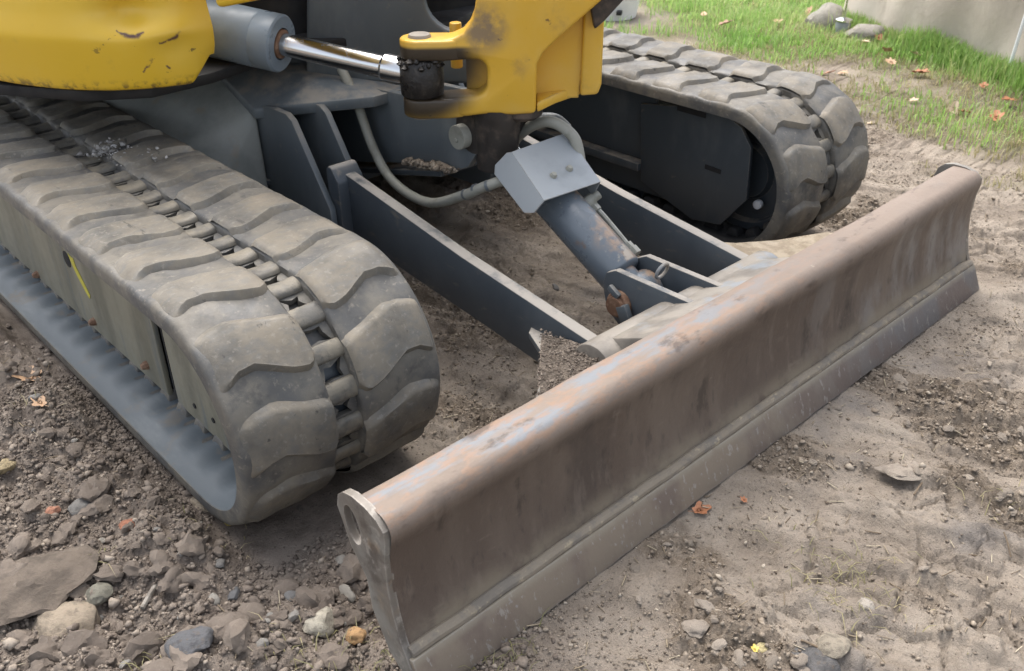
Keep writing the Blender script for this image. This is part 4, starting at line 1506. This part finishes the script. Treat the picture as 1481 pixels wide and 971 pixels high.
M['clod'] = stone_mat('soil_clod', (0.13, 0.105, 0.085), (0.215, 0.176, 0.142), .95)
M['clod_pale'] = stone_mat('pale_soil_clod', (0.205, 0.172, 0.137), (0.29, 0.248, 0.203), .95)
M['stone'] = stone_mat('grey_stone', (0.13, 0.13, 0.132), (0.30, 0.275, 0.235), .75)
clod_m = [rock_mesh('soil_clod', 100 + i, .50, .72, 3) for i in range(7)]
for m_ in clod_m: m_.materials.append(M['clod'])
clodp_m = []
for i in range(5):
    m_ = rock_mesh('soil_clod', 140 + i, .48, .55, 3); m_.materials.append(M['clod_pale']); clodp_m.append(m_)
stone_m = [rock_mesh('stone', 200 + i, .16, .7) for i in range(5)]
for m_ in stone_m: m_.materials.append(M['stone'])


def hidden_by_machine(x, y):
    if abs(abs(x) - TX) < 0.22 and y < -0.36: return True
    if abs(x) < 0.98 and -0.20 < y < 0.02: return True
    return False


def put(me, name, x, y, r, sink=0.3, parent=soil):
    o = bpy.data.objects.new(name, me)
    COL.objects.link(o)
    o.parent = parent
    s = r * random.uniform(.85, 1.15)
    o.scale = (s * random.uniform(.85, 1.3), s * random.uniform(.8, 1.1), s * random.uniform(.75, 1.05))
    o.rotation_euler = (random.uniform(-.3, .3), random.uniform(-.3, .3), random.uniform(0, 6.28))
    o.location = (x, y, gh(x, y) + r * (0.6 - sink) * .8)
    return o


cnt = 0
tries = 0
while cnt < 210 and tries < 6000:
    tries += 1
    p = on_ground(random.uniform(0, 640), random.uniform(450, 985)) if random.random() < .85 else Vector((random.uniform(-.25, .25), random.uniform(-1.0, -.45), 0))
    if hidden_by_machine(p.x, p.y): continue
    lz = float(loose_zone(np.array([p.x]), np.array([p.y]))[0])
    if random.random() > lz * .95 + .08: continue
    r = 0.007 * (3.6) ** (random.random() ** 1.7)
    if random.random() < .86:
        put(random.choice(clod_m), 'soil_clod', p.x, p.y, r * 1.15, .5)
    else:
        put(random.choice(stone_m), 'stone', p.x, p.y, r * .65, .55)
    cnt += 1
cnt = 0
tries = 0
while cnt < 70 and tries < 6000:
    tries += 1
    p = on_ground(random.uniform(700, 1490), random.uniform(330, 985))
    if hidden_by_machine(p.x, p.y): continue
    c = float(crumble(np.array([p.x]), np.array([p.y]))[0])
    if random.random() > c + .05: continue
    r = 0.007 * (2.9) ** (random.random() ** 1.8)
    put(random.choice(clodp_m), 'soil_clod', p.x, p.y, r, .5)
    cnt += 1
# gravel and crumbs nobody could count
pts = []
xr, yr = RNG.uniform(-1.9, 1.75, 170000), RNG.uniform(-1.5, 0.95, 170000)
lz, cz = loose_zone(xr, yr), crumble(xr, yr)
keep = RNG.random(170000) < np.clip(lz * .26 + (1 - lz) * (cz * .26 + .012), 0, 1)
keep &= ~((np.abs(np.abs(xr) - TX) < .20) & (yr < -.40)) & (soil_zone(xr, yr) < .3)
xr, yr = xr[keep], yr[keep]
lzp = loose_zone(xr, yr) > RNG.uniform(.3, .7, len(xr))
zr = ground_h(xr, yr)
P3 = np.stack([xr, yr, zr], -1)
crumbs('dark_soil_crumbs', P3[lzp], soil, M['crumb'], .0016, .0125, seed=21)
crumbs('pale_soil_crumbs', P3[~lzp], soil, M['crumb_pale'], .0016, .0095, seed=22)


def grit(name, X, Y, Z, r0, r1, mat, parent, seed):
    """tiny jittered octahedra: the finest crumbs"""
    rg = np.random.default_rng(seed)
    n = len(X)
    r = r0 * (r1 / r0) ** (rg.random(n) ** 1.8)
    d = np.array([(1, 0, 0), (0, 1, 0), (-1, 0, 0), (0, -1, 0), (0, 0, 1), (0, 0, -.6)], dtype=float)
    a = rg.uniform(0, 6.283, n)
    V = d[None] * rg.uniform(.6, 1.4, (n, 6, 1)) * r[:, None, None] + rg.uniform(-.3, .3, (n, 6, 3)) * r[:, None, None]
    ca, sa = np.cos(a)[:, None], np.sin(a)[:, None]
    V = np.stack([V[..., 0] * ca - V[..., 1] * sa, V[..., 0] * sa + V[..., 1] * ca, V[..., 2] * .8], -1)
    V = V + np.stack([X, Y, Z + r * .3], -1)[:, None, :]
    F_ = np.array([(0, 1, 4), (1, 2, 4), (2, 3, 4), (3, 0, 4), (1, 0, 5), (2, 1, 5), (3, 2, 5), (0, 3, 5)])[None] + (np.arange(n) * 6)[:, None, None]
    me = np_mesh(name, V.reshape(-1, 3), None, F_.reshape(-1, 3), smooth=False)
    tn = me.attributes.new('tone', 'FLOAT', 'POINT')
    tn.data.foreach_set('value', np.repeat(rg.random(n).astype(np.float32), 6))
    o = link(name, me, mat, parent); o['kind'] = 'stuff'
    return o


n = 330000
xr, yr = RNG.uniform(-2.1, 1.75, n), RNG.uniform(-1.3, 0.95, n)
dens = np.clip(.06 + .55 * loose_zone(xr, yr) + .75 * crumble(xr, yr) * fbm(xr, yr, 9, 3, 95) + .28 * sstep(.52, .70, fbm(xr, yr, 6, 4, 96)), 0, 1)
k = (RNG.random(n) < dens) & ~((np.abs(np.abs(xr) - TX) < .20) & (yr < -.42)) & (soil_zone(xr, yr) < .4)
# only what lies in front of the camera
k &= ((xr - CAM.x) * FWD.x + (yr - CAM.y) * FWD.y) > .55
xr, yr = xr[k], yr[k]
lzp = loose_zone(xr, yr) > RNG.uniform(.3, .7, len(xr))
zr = ground_h(xr, yr)
grit('dark_grit', xr[lzp], yr[lzp], zr[lzp], .0011, .0062, M['crumb'], soil, 31)
grit('pale_grit', xr[~lzp], yr[~lzp], zr[~lzp], .0009, .0046, M['crumb_pale'], soil, 32)

# straw and clipped stalks lying on the soil
def slivers(name, P, mat, l0, l1, w0, parent, seed):
    rg = np.random.default_rng(seed)
    n = len(P)
    a = rg.uniform(0, 6.283, n); ln = rg.uniform(l0, l1, n) / 2; wd = rg.uniform(.5, 1.3, n) * w0
    dx, dy = np.cos(a), np.sin(a)
    tilt = rg.uniform(-.35, .35, n)
    V = []
    for sx, sy, zz in ((-1, -1, 0), (1, -1, 0), (1, 1, 0), (-1, 1, 0), (-1, 0, 1), (1, 0, 1)):
        V.append(np.stack([P[:, 0] + dx * ln * sx - dy * wd * sy, P[:, 1] + dy * ln * sx + dx * wd * sy, P[:, 2] + .003 + tilt * ln * sx + wd * zz], -1))
    V = np.stack(V, 1)
    F_ = np.array([(0, 1, 5, 4), (2, 3, 4, 5), (0, 3, 2, 1)])[None] + (np.arange(n) * 6)[:, None, None]
    me = np_mesh(name, V.reshape(-1, 3), F_.reshape(-1, 4), None, smooth=False)
    tn = me.attributes.new('tone', 'FLOAT', 'POINT')
    tn.data.foreach_set('value', np.repeat(rg.random(n).astype(np.float32), 6))
    o = link(name, me, mat, parent); o['kind'] = 'stuff'
    return o


M['straw'] = tone_mat('dry_straw', [(0, (0.16, 0.12, 0.08)), (1, (0.55, 0.48, 0.36)), (.4, (0.30, 0.24, 0.165)), (.8, (0.42, 0.36, 0.26))], .7)
n = 5200
xr, yr = RNG.uniform(-2.9, 1.6, n), RNG.uniform(-1.4, 0.95, n)
k = ~((np.abs(np.abs(xr) - TX) < .23) & (yr < -.36)) & (RNG.random(n) < np.clip(.25 + .9 * (1 - loose_zone(xr, yr)) * fbm(xr, yr, 2.5, 3, 91), 0, 1))
xr, yr = xr[k], yr[k]
slivers('straw_litter', np.stack([xr, yr, ground_h(xr, yr)], -1), M['straw'], .006, .034, .0011, soil, 5)

# ------------------------------------------------------------------ single stones worth a name
def lone_rock(px, py, wpx, name, label, cat, col, seed, flat=.6, stretch=1.3, rot=0.0, sink=.35, rough=.2, mat=None):
    p = on_ground(px, py)
    dist = (p - CAM).length
    r = wpx / FPX * dist / 2
    me = rock_mesh(name, seed, rough, flat, 3)
    m = mat
    if m is None:
        t = NT('rock_' + name + '_surface')
        base = t.mix((*col, 1), tuple(c * .6 for c in col), t.ramp(t.noise(2.4, 7), .42, .66))
        base = t.mix(base, (0.14, 0.11, 0.085), t.math('MULTIPLY', t.ramp(t.noise(4, 7, off=(3, 1, 2)), .54, .68), .6))
        t.link(base, t.b.inputs['Base Color'])
        t.b.inputs['Roughness'].default_value = .85
        t.bump(t.noise(6, 8, rough=.75), .5, .1)
        m = t.m
    me.materials.append(m)
    o = bpy.data.objects.new(name, me)
    COL.objects.link(o)
    o.scale = (r * stretch, r, r * 1.0)
    o.rotation_euler = (0.1, -.08, rot)
    o.location = (p.x, p.y, gh(p.x, p.y) + r * flat * (1 - 2 * sink) * .5)
    tag(o, label, cat)
    return o


lone_rock(95, 897, 74, 'stone', 'large buff stone in loose soil at lower left', 'stone', (0.33, 0.27, 0.20), 301, .6, 1.15, 2.3)
lone_rock(464, 906, 50, 'stone', 'pale cream angular stone left of the blade tip', 'stone', (0.44, 0.40, 0.32), 302, .75, 1.0, .6)
lone_rock(515, 918, 28, 'stone', 'small orange tan stone beside the near blade end', 'stone', (0.46, 0.28, 0.13), 303, .7, 1.1, 1.0)
lone_rock(300, 727, 38, 'stone', 'sandy pebble touching the front of the near track', 'stone', (0.40, 0.33, 0.24), 304, .7, 1.3, 2.2)
lone_rock(280, 945, 52, 'stone', 'smooth dark slate grey stone at bottom left', 'stone', (0.12, 0.12, 0.125), 305, .55, 1.25, 2.7)
lone_rock(115, 735, 36, 'stone', 'rounded grey pebble among dark clods', 'stone', (0.19, 0.18, 0.165), 306, .6, 1.1, 2.4)
lone_rock(45, 848, 130, 'soil_slab', 'big flat pressed slab of soil beside the buff stone', 'soil slab', (0.165, 0.132, 0.103), 307, .26, 1.15, 2.2, .25, .32)
lone_rock(143, 862, 44, 'stone', 'flat greenish grey stone with grass blades behind it', 'stone', (0.20, 0.19, 0.15), 308, .5, 1.0, .4)
lone_rock(1176, 957, 62, 'coal_lump', 'dark blue black lump of earth at the bottom edge', 'lump', (0.12, 0.115, 0.112), 309, .6, 1.15, 2.6, .25, .4)
lone_rock(1253, 876, 24, 'stone', 'small pale pebble right of the dark lump', 'stone', (0.38, 0.34, 0.29), 310, .7, 1.1, .3)
lone_rock(1205, 937, 38, 'stone', 'tan rounded stone just beyond the dark lump', 'stone', (0.30, 0.26, 0.20), 311, .6, 1.2, 2.4)
lone_rock(333, 756, 17, 'pebble', 'yellow pebble under the front of the near track', 'pebble', (0.52, 0.42, 0.12), 312, .8, 1.1, .3)
lone_rock(75, 742, 20, 'brick_chip', 'pinkish red brick chip left of the grey pebble', 'brick chip', (0.42, 0.20, 0.13), 313, .7, 1.2, .9)
lone_rock(186, 760, 17, 'brick_chip', 'small red brick chip below the grey pebbles', 'brick chip', (0.40, 0.17, 0.10), 314, .6, 1.4, 2.4)
lone_rock(12, 688, 24, 'stone', 'tan stone at the left edge of the photo', 'stone', (0.36, 0.29, 0.17), 315, .7, 1.2, .5)
lone_rock(1100, 938, 18, 'pebble', 'pale yellow pebble alone on the soil before the blade', 'pebble', (0.50, 0.42, 0.22), 316, .5, 1.2, .2)
lone_rock(1306, 690, 52, 'soil_slab', 'pale upturned slab of tracked soil right of the blade', 'soil slab', (0.30, 0.265, 0.215), 317, .30, 1.4, -.5, .62, .45, M['clod_pale'])

# ------------------------------------------------------------------ lawn
def blades(name, X, Y, h0, h1, mat, parent, seed, lean=.6, w0=.0016):
    rg = np.random.default_rng(seed)
    n = len(X)
    a = rg.uniform(0, 6.283, n)
    h = rg.uniform(h0, h1, n) * (.55 + .9 * fbm(X, Y, 3.2, 3, 61))
    wd = w0 * rg.uniform(.7, 1.5, n)
    ln = rg.uniform(.1, 1, n) * lean
    dx, dy = np.cos(a), np.sin(a)
    px_, py_ = -dy * wd, dx * wd
    z0 = ground_h(X, Y) - .004
    c1 = (X + dx * h * ln * .35, Y + dy * h * ln * .35, z0 + h * .62)
    c2 = (X + dx * h * ln, Y + dy * h * ln, z0 + h * (1 - .35 * ln))
    V = np.stack([
        np.stack([X - px_, Y - py_, z0], -1), np.stack([X + px_, Y + py_, z0], -1),
        np.stack([c1[0] + px_ * .8, c1[1] + py_ * .8, c1[2]], -1), np.stack([c1[0] - px_ * .8, c1[1] - py_ * .8, c1[2]], -1),
        np.stack(c2, -1)], 1)
    base = np.arange(n) * 5
    Q = np.stack([base, base + 1, base + 2, base + 3], -1)
    T = np.stack([base + 3, base + 2, base + 4], -1)
    me = np_mesh(name, V.reshape(-1, 3), Q, T, smooth=True)
    tn = me.attributes.new('tone', 'FLOAT', 'POINT')
    tone = np.clip(rg.random(n) * .65 + 1.0 * (fbm(X, Y, 2.2, 4, 8) - .42), 0, 1)
    tn.data.foreach_set('value', np.repeat(tone.astype(np.float32), 5))
    o = link(name, me, mat, parent); o['kind'] = 'stuff'
    return o


def grass_mat(name, cols):
    t = NT(name)
    a = t.n.new('ShaderNodeAttribute'); a.attribute_name = 'tone'
    cr = t.n.new('ShaderNodeValToRGB')
    els = cr.color_ramp.elements
    for i, (p, c) in enumerate(cols):
        e = els[i] if i < 2 else els.new(p)
        e.position = p; e.color = (*c, 1)
    t.link(a.outputs['Fac'], cr.inputs[0])
    t.link(cr.outputs[0], t.b.inputs['Base Color'])
    t.b.inputs['Roughness'].default_value = .5
    tr_ = t.n.new('ShaderNodeBsdfTranslucent')
    t.link(cr.outputs[0], tr_.inputs['Color'])
    mx = t.n.new('ShaderNodeMixShader'); mx.inputs[0].default_value = .48
    t.link(t.b.outputs[0], mx.inputs[1]); t.link(tr_.outputs[0], mx.inputs[2])
    t.link(mx.outputs[0], t.n['Material Output'].inputs['Surface'])
    return t.m


M['grass'] = grass_mat('lawn_grass', [(0, (0.20, 0.36, 0.075)), (1, (0.54, 0.47, 0.26)), (.40, (0.31, 0.49, 0.13)), (.70, (0.42, 0.50, 0.20))])
M['dry_grass'] = grass_mat('dry_grass', [(0, (0.22, 0.22, 0.09)), (1, (0.52, 0.44, 0.27)), (.5, (0.33, 0.30, 0.15))])
n = 150000
X, Y = RNG.uniform(-6.0, -1.9, n), RNG.uniform(-4.2, 0.6, n)
sz = soil_zone(X, Y)
k = RNG.random(n) < sz ** 1.4 * np.clip(.25 + 2.6 * (fbm(X, Y, 4.5, 4, 62) - .28), .3, 1)
# the wall keeps the lawn on the near side
WA, WB = ray(1222, 34, 2, 0.0).xy, ray(1470, 116, 2, 0.0).xy
wd_ = (WB - WA).normalized(); wn_ = Vector((-wd_.y, wd_.x))
side_ = (X - WA.x) * wn_.x + (Y - WA.y) * wn_.y
sgn_cam = (CAM.x - WA.x) * wn_.x + (CAM.y - WA.y) * wn_.y
along = (X - WA.x) * wd_.x + (Y - WA.y) * wd_.y
k &= (np.sign(sgn_cam) * side_ > .01) | (along < -.02)
X, Y = X[k], Y[k]
lawn = blades('lawn_grass', X, Y, .028, .075, M['grass'], None, 3, .8, .0021)
n = 26000
X2, Y2 = RNG.uniform(-3.2, -1.6, n), RNG.uniform(-2.2, 0.5, n)
s2 = soil_zone(X2, Y2)
k = (s2 > .04) & (s2 < .93) & (RNG.random(n) < .55)
blades('dry_grass', X2[k], Y2[k], .015, .05, M['dry_grass'], None, 4, 1.3, .0016)
# rank grass along the foot of the wall
n = 9000
tt, ww = RNG.uniform(-.05, 2.2, n), np.abs(RNG.normal(0, .07, n)) + .012
ns = float(np.sign(sgn_cam))
X3, Y3 = WA.x + wd_.x * tt + ns * wn_.x * ww, WA.y + wd_.y * tt + ns * wn_.y * ww
blades('wall_grass', X3, Y3, .05, .13, M['grass'], None, 6, .6, .0021)
# a few living blades in the soil near the camera
SX, SY = [], []
for (px, py, cnt_, sp_) in ((133, 815, 14, .02), (505, 955, 60, .05), (700, 958, 60, .06), (1225, 850, 110, .06), (230, 950, 22, .03), (1440, 715, 14, .03), (30, 600, 14, .02), (300, 770, 10, .03), (440, 935, 24, .03), (750, 915, 16, .03)):
    p = on_ground(px, py)
    for _ in range(cnt_):
        SX.append(p.x + random.gauss(0, sp_)); SY.append(p.y + random.gauss(0, sp_))
blades('stray_grass', np.array(SX), np.array(SY), .012, .034, M['dry_grass'], None, 8, 2.2, .0008)

# ------------------------------------------------------------------ wall at the lawn's edge
def wall_mat():
    t = NT('beige_render')
    c = t.mix((0.47, 0.41, 0.34), (0.56, 0.50, 0.42), t.ramp(t.noise(2.2, 6), .38, .62))
    c = t.mix(c, (0.34, 0.29, 0.23), t.math('MULTIPLY', t.ramp(t.noise(6, 6, (1, 1, .3)), .55, .7), .5))
    t.link(c, t.b.inputs['Base Color'])
    t.b.inputs['Roughness'].default_value = .85
    t.bump(t.noise(30, 6), .3, .01)
    return t.m


nu, nv = 90, 26
LW = 3.4
rows = []
wq = B()
for i in range(nu + 1):
    row = []
    u = -0.02 + LW * i / nu
    for j in range(nv + 1):
        z = -.05 + 1.15 * j / nv
        # sheeting: soft diagonal folds
        f = .022 * math.sin(5.0 * u - 5.5 * z) + .014 * math.sin(11 * u + 4 * z + 1.3) + .006 * math.sin(23 * u - 9 * z)
        b0 = WA + wd_ * u
        row.append(Vector((b0.x + ns * wn_.x * f, b0.y + ns * wn_.y * f, z)))
    rows.append(row)
wq.loft(rows)
wall = wq.out('canvas_screen', wall_mat(), None, sharp=80, solid=.012)
tag(wall, 'beige canvas screen standing at the back of the lawn', 'screen')
# white cord hanging down it
q = B()
def on_wall(px, py):
    dr = FWD + RIGHT * ((px - 740.5) / FPX) - UPV * ((py - 485.5) / FPX)
    k = (WA - CAM.xy + ns * wn_ * .045).dot(wn_) / dr.xy.dot(wn_)
    return CAM + dr * k


r0_, r1_, r2_ = on_wall(1484, 20), on_wall(1474, 52), on_wall(1464, 84)
r0_ = r0_ + (r0_ - r1_) * 2
r2_ = r2_ + (r2_ - r1_) * .8
q.tube([r0_, r1_, r2_], .008, 8)
cord = q.out('rope', M['white_plastic'], None)
tag(cord, 'white rope hanging down the beige canvas screen', 'rope')

# rocks and the shiny lamp by the foot of the screen
M['rock'] = stone_mat('mossy_rock', (0.26, 0.25, 0.21), (0.33, 0.30, 0.26), .9)
lone_rock(1193, 38, 54, 'rock', 'grey rock on the lawn left of the clear solar lamp', 'rock', (0.2, .19, .16), 331, .85, 1.1, .4, .25, .2, M['rock'])
lone_rock(1250, 56, 46, 'rock', 'brown grey rock against the foot of the canvas screen', 'rock', (0.2, .17, .14), 332, .65, 1.3, 1.2, .25, .2, M['rock'])
pl = on_ground(1217, 50)
lamp = bpy.data.objects.new('garden_lamp', None)
COL.objects.link(lamp)
lamp.location = pl
tag(lamp, 'small clear and silver garden lamp between two rocks on the lawn', 'garden lamp')
q = B(); q.lathe(pl + Vector((0, 0, -.02)), pl + Vector((0, 0, .20)), [(0, .004), (.4, .006), (1, .006)], 10); q.out('stake', M['chrome'], lamp)
q = B(); q.lathe(pl + Vector((0.0, 0, .0)), pl + Vector((0, 0, .07)), [(0, .012), (.15, .034), (.75, .040), (1, .036)], 20); q.out('lens', M['guard'], lamp, sharp=30)
q = B(); q.lathe(pl + Vector((0, 0, .07)), pl + Vector((0, 0, .085)), [(0, .044), (.5, .044), (1, .02)], 20); q.out('cap', M['chrome'], lamp, sharp=30)

# white plastic tub half hidden behind the far track
pw = ray(897, 16, 2, 0.10)
pw = ray(884, 6, 2, 0.06)
tub = bpy.data.objects.new('white_tub', None)
COL.objects.link(tub)
tub.location = (pw.x, pw.y, gh(pw.x, pw.y))
tag(tub, 'white plastic tub on the grass behind the far track', 'tub')
T0 = Vector(tub.location)
q = B(); q.lathe(T0, T0 + Vector((0, 0, .16)), [(0, .13), (.05, .145), (.85, .17), (.86, .182), (.97, .182), (1, .17)], 40)
q.out('tub_body', M['white_plastic'], tub, sharp=30)
q = B(); q.box(T0 + Vector((.10, .15, .06)), (.05, .03, .02), Matrix.Rotation(.6, 3, 'Z')); q.out('handle', M['black'], tub, bevel=.004)


# ------------------------------------------------------------------ fallen leaves
def leaf_mat(name, c0, c1):
    t = NT(name)
    c = t.mix((*c0, 1), (*c1, 1), t.ramp(t.noise(40, 4), .4, .62))
    t.link(c, t.b.inputs['Base Color'])
    t.b.inputs['Roughness'].default_value = .6
    return t.m


LM = {'orange': leaf_mat('orange_leaf', (0.40, 0.17, 0.075), (0.28, 0.11, 0.055)),
      'tan': leaf_mat('tan_leaf', (0.50, 0.33, 0.20), (0.40, 0.24, 0.14)),
      'brown': leaf_mat('brown_leaf', (0.24, 0.12, 0.07), (0.34, 0.19, 0.12)),
      'pale': leaf_mat('pale_leaf', (0.66, 0.52, 0.38), (0.56, 0.42, 0.28)),
      'yellow': leaf_mat('yellow_leaf', (0.60, 0.47, 0.10), (0.50, 0.36, 0.09))}


def leaf_mesh(seed, lobes):
    rg = random.Random(seed)
    bm = bmesh.new()
    n, rings = 26, 4
    cu, fo = rg.uniform(.15, .5), rg.uniform(-.5, .5)
    V = [[bm.verts.new((0, 0, 0))]]
    for r in range(1, rings + 1):
        ring = []
        for i in range(n):
            a = 2 * math.pi * i / n
            rad = (0.72 + 0.28 * math.cos(a)) * (1 + (0.24 * math.cos(lobes * a) + rg.uniform(-.05, .05)) * (r / rings) ** 2)
            x, y = math.cos(a) * rad * r / rings, math.sin(a) * rad * .78 * r / rings
            z = cu * (y * y * 1.2 + x * x * .35) + fo * .25 * x * y - .10 * math.exp(-(y * 9) ** 2)
            ring.append(bm.verts.new((x, y, z)))
        V.append(ring)
    for i in range(n):
        bm.faces.new((V[0][0], V[1][i], V[1][(i + 1) % n]))
    for A, Bq in zip(V[1:], V[2:]):
        for i in range(n):
            j = (i + 1) % n
            bm.faces.new((A[i], A[j], Bq[j], Bq[i]))
    # stalk
    s = [bm.verts.new((x, y, z)) for x, y, z in ((-.40, -.02, -.05), (-.40, .02, -.05), (-.95, .03, .12), (-.95, -.01, .12))]
    bm.faces.new(s)
    me = bpy.data.meshes.new('leaf')
    bm.to_mesh(me); bm.free()
    me.polygons.foreach_set('use_smooth', np.ones(len(me.polygons), dtype=bool))
    return me


LEAVES = [
    (1010, 738, 30, 'orange', 'bright orange curled leaf against the blade cutting edge', 0),
    (45, 546, 42, 'tan', 'tan lobed leaf on dark soil left of the near track', 0),
    (1381, 72, 24, 'brown', 'big brown leaf standing upright before the canvas screen', .9),
    (1282, 77, 20, 'tan', 'round tan leaf left of the big brown upright leaf', .5),
    (1290, 92, 18, 'tan', 'tan leaf directly below the round tan leaf', .2),
    (1327, 80, 16, 'pale', 'cream leaf between the round tan leaf and the brown one', .2),
    (1326, 105, 26, 'orange', 'flat orange brown leaf below the cream leaf', .1),
    (1357, 66, 12, 'pale', 'small pale leaf just left of the big brown upright leaf', .7),
    (1195, 108, 18, 'orange', 'dark orange leaf right of the far track top', .3),
    (1216, 107, 16, 'tan', 'pale tan leaf right of the dark orange leaf by the far track', .2),
    (1441, 174, 22, 'orange', 'red orange leaf on the bare lawn edge above the blade corner', .4),
    (1399, 163, 18, 'orange', 'small orange leaf left of the red orange leaf at the lawn edge', .1),
    (1377, 165, 18, 'pale', 'cream upright leaf at the bare lawn edge', .9),
    (1463, 145, 22, 'orange', 'orange leaf near the right edge of the photo on thin grass', .1),
    (1347, 36, 14, 'brown', 'brown leaf at the foot of the canvas screen', .5),
    (1272, 58, 14, 'orange', 'orange leaf in deep grass right of the garden lamp', .4),
    (1249, 60, 14, 'pale', 'white flat leaf in the grass below the garden lamp', .0),
    (1475, 77, 22, 'orange', 'orange leaf under the white rope', .3),
    (1448, 78, 12, 'yellow', 'yellow leaf left of the white rope foot', .4),
    (1169, 22, 15, 'tan', 'tan leaf leaning on the left grey rock', .8),
    (1125, 32, 18, 'tan', 'tan leaf in deep grass left of the rocks', .0),
    (1046, 36, 22, 'brown', 'reddish brown leaf in the grass above the far track', .2),
    (1018, 22, 14, 'tan', 'tan leaf near the top edge of the lawn', .1),
    (1090, 8, 12, 'orange', 'orange leaf by the top edge of the photo', .2),
    (1455, 92, 14, 'brown', 'dull brown leaf in grass below the yellow leaf', .3),
    (1416, 84, 16, 'brown', 'dark brown leaf right of the big brown upright leaf', .1),
    (1320, 146, 14, 'pale', 'cream leaf lying in the thin grass above the blade', .1),
    (1262, 178, 13, 'pale', 'cream leaf on the soil beside the far track front', .0),
    (1422, 126, 14, 'orange', 'orange leaf in the dry tuft near the right edge', .3),
    (1258, 45, 12, 'tan', 'tan leaf just below the right rock', .3),
    (1092, 940, 14, 'yellow', 'tiny yellow leaf beside the pale yellow pebble', .0),
    (1077, 725, 12, 'orange', 'tiny orange leaf on soil right of the bright orange leaf', .3),
    (1424, 573, 12, 'yellow', 'small yellow leaf on the tracked soil at the right', .3),
    (60, 585, 24, 'tan', 'small tan leaf below the lobed leaf left of the track', .3),
]
LMESH = {}
for i, (px, py, wpx, colr, lab, tilt) in enumerate(LEAVES):
    key = (i % 5, colr)
    if key not in LMESH:
        me = leaf_mesh(500 + i % 5, (5, 7, 3, 5, 9)[i % 5]); me.materials.append(LM[colr]); LMESH[key] = me
    p = on_ground(px, py)
    lawn_here = float(soil_zone(np.array([p.x]), np.array([p.y]))[0])
    p = on_ground(px, py, .022 * lawn_here + .004)
    o = bpy.data.objects.new('fallen_leaf', LMESH[key])
    COL.objects.link(o)
    r = wpx / FPX * (p - CAM).length * .56
    o.scale = (r, r, r)
    rg = random.Random(i)
    o.rotation_euler = (tilt * 1.2 * rg.choice((-1, 1)) * .6 + rg.uniform(-.2, .2), -tilt * .9, rg.uniform(0, 6.28))
    o.location = p + Vector((0, 0, r * tilt * .6))
    tag(o, lab, 'leaf', 'fallen leaves')

M['stick'] = worn('weathered_stick', (0.17, 0.15, 0.125), .8, 0, [dict(col=(0.27, 0.245, 0.21), scale=60, lo=.45, hi=.6)], bump=(200, .5, .001))
# dead twigs
for (pa, pb, rad, lab) in (((206, 880), (229, 842), .0042, 'grey flat stick lying on the loose soil at lower left'),
                           ((1158, 926), (1205, 950), .0020, 'thin pale twig leaning on the dark lump'),
                           ((1452, 770), (1462, 806), .0016, 'thin dry stalk on soil near the right edge'),
                           ((1340, 690), (1322, 716), .0018, 'short bent twig right of the soil slab')):
    a, b_ = on_ground(*pa, .006), on_ground(*pb, .006)
    q = B(); mid = (a + b_) / 2 + Vector((0, 0, .003))
    q.tube([a, mid, b_], rad, 7, 5)
    tag(q.out('twig', M['straw'] if rad < .004 else M['stick'], None), lab, 'twig')
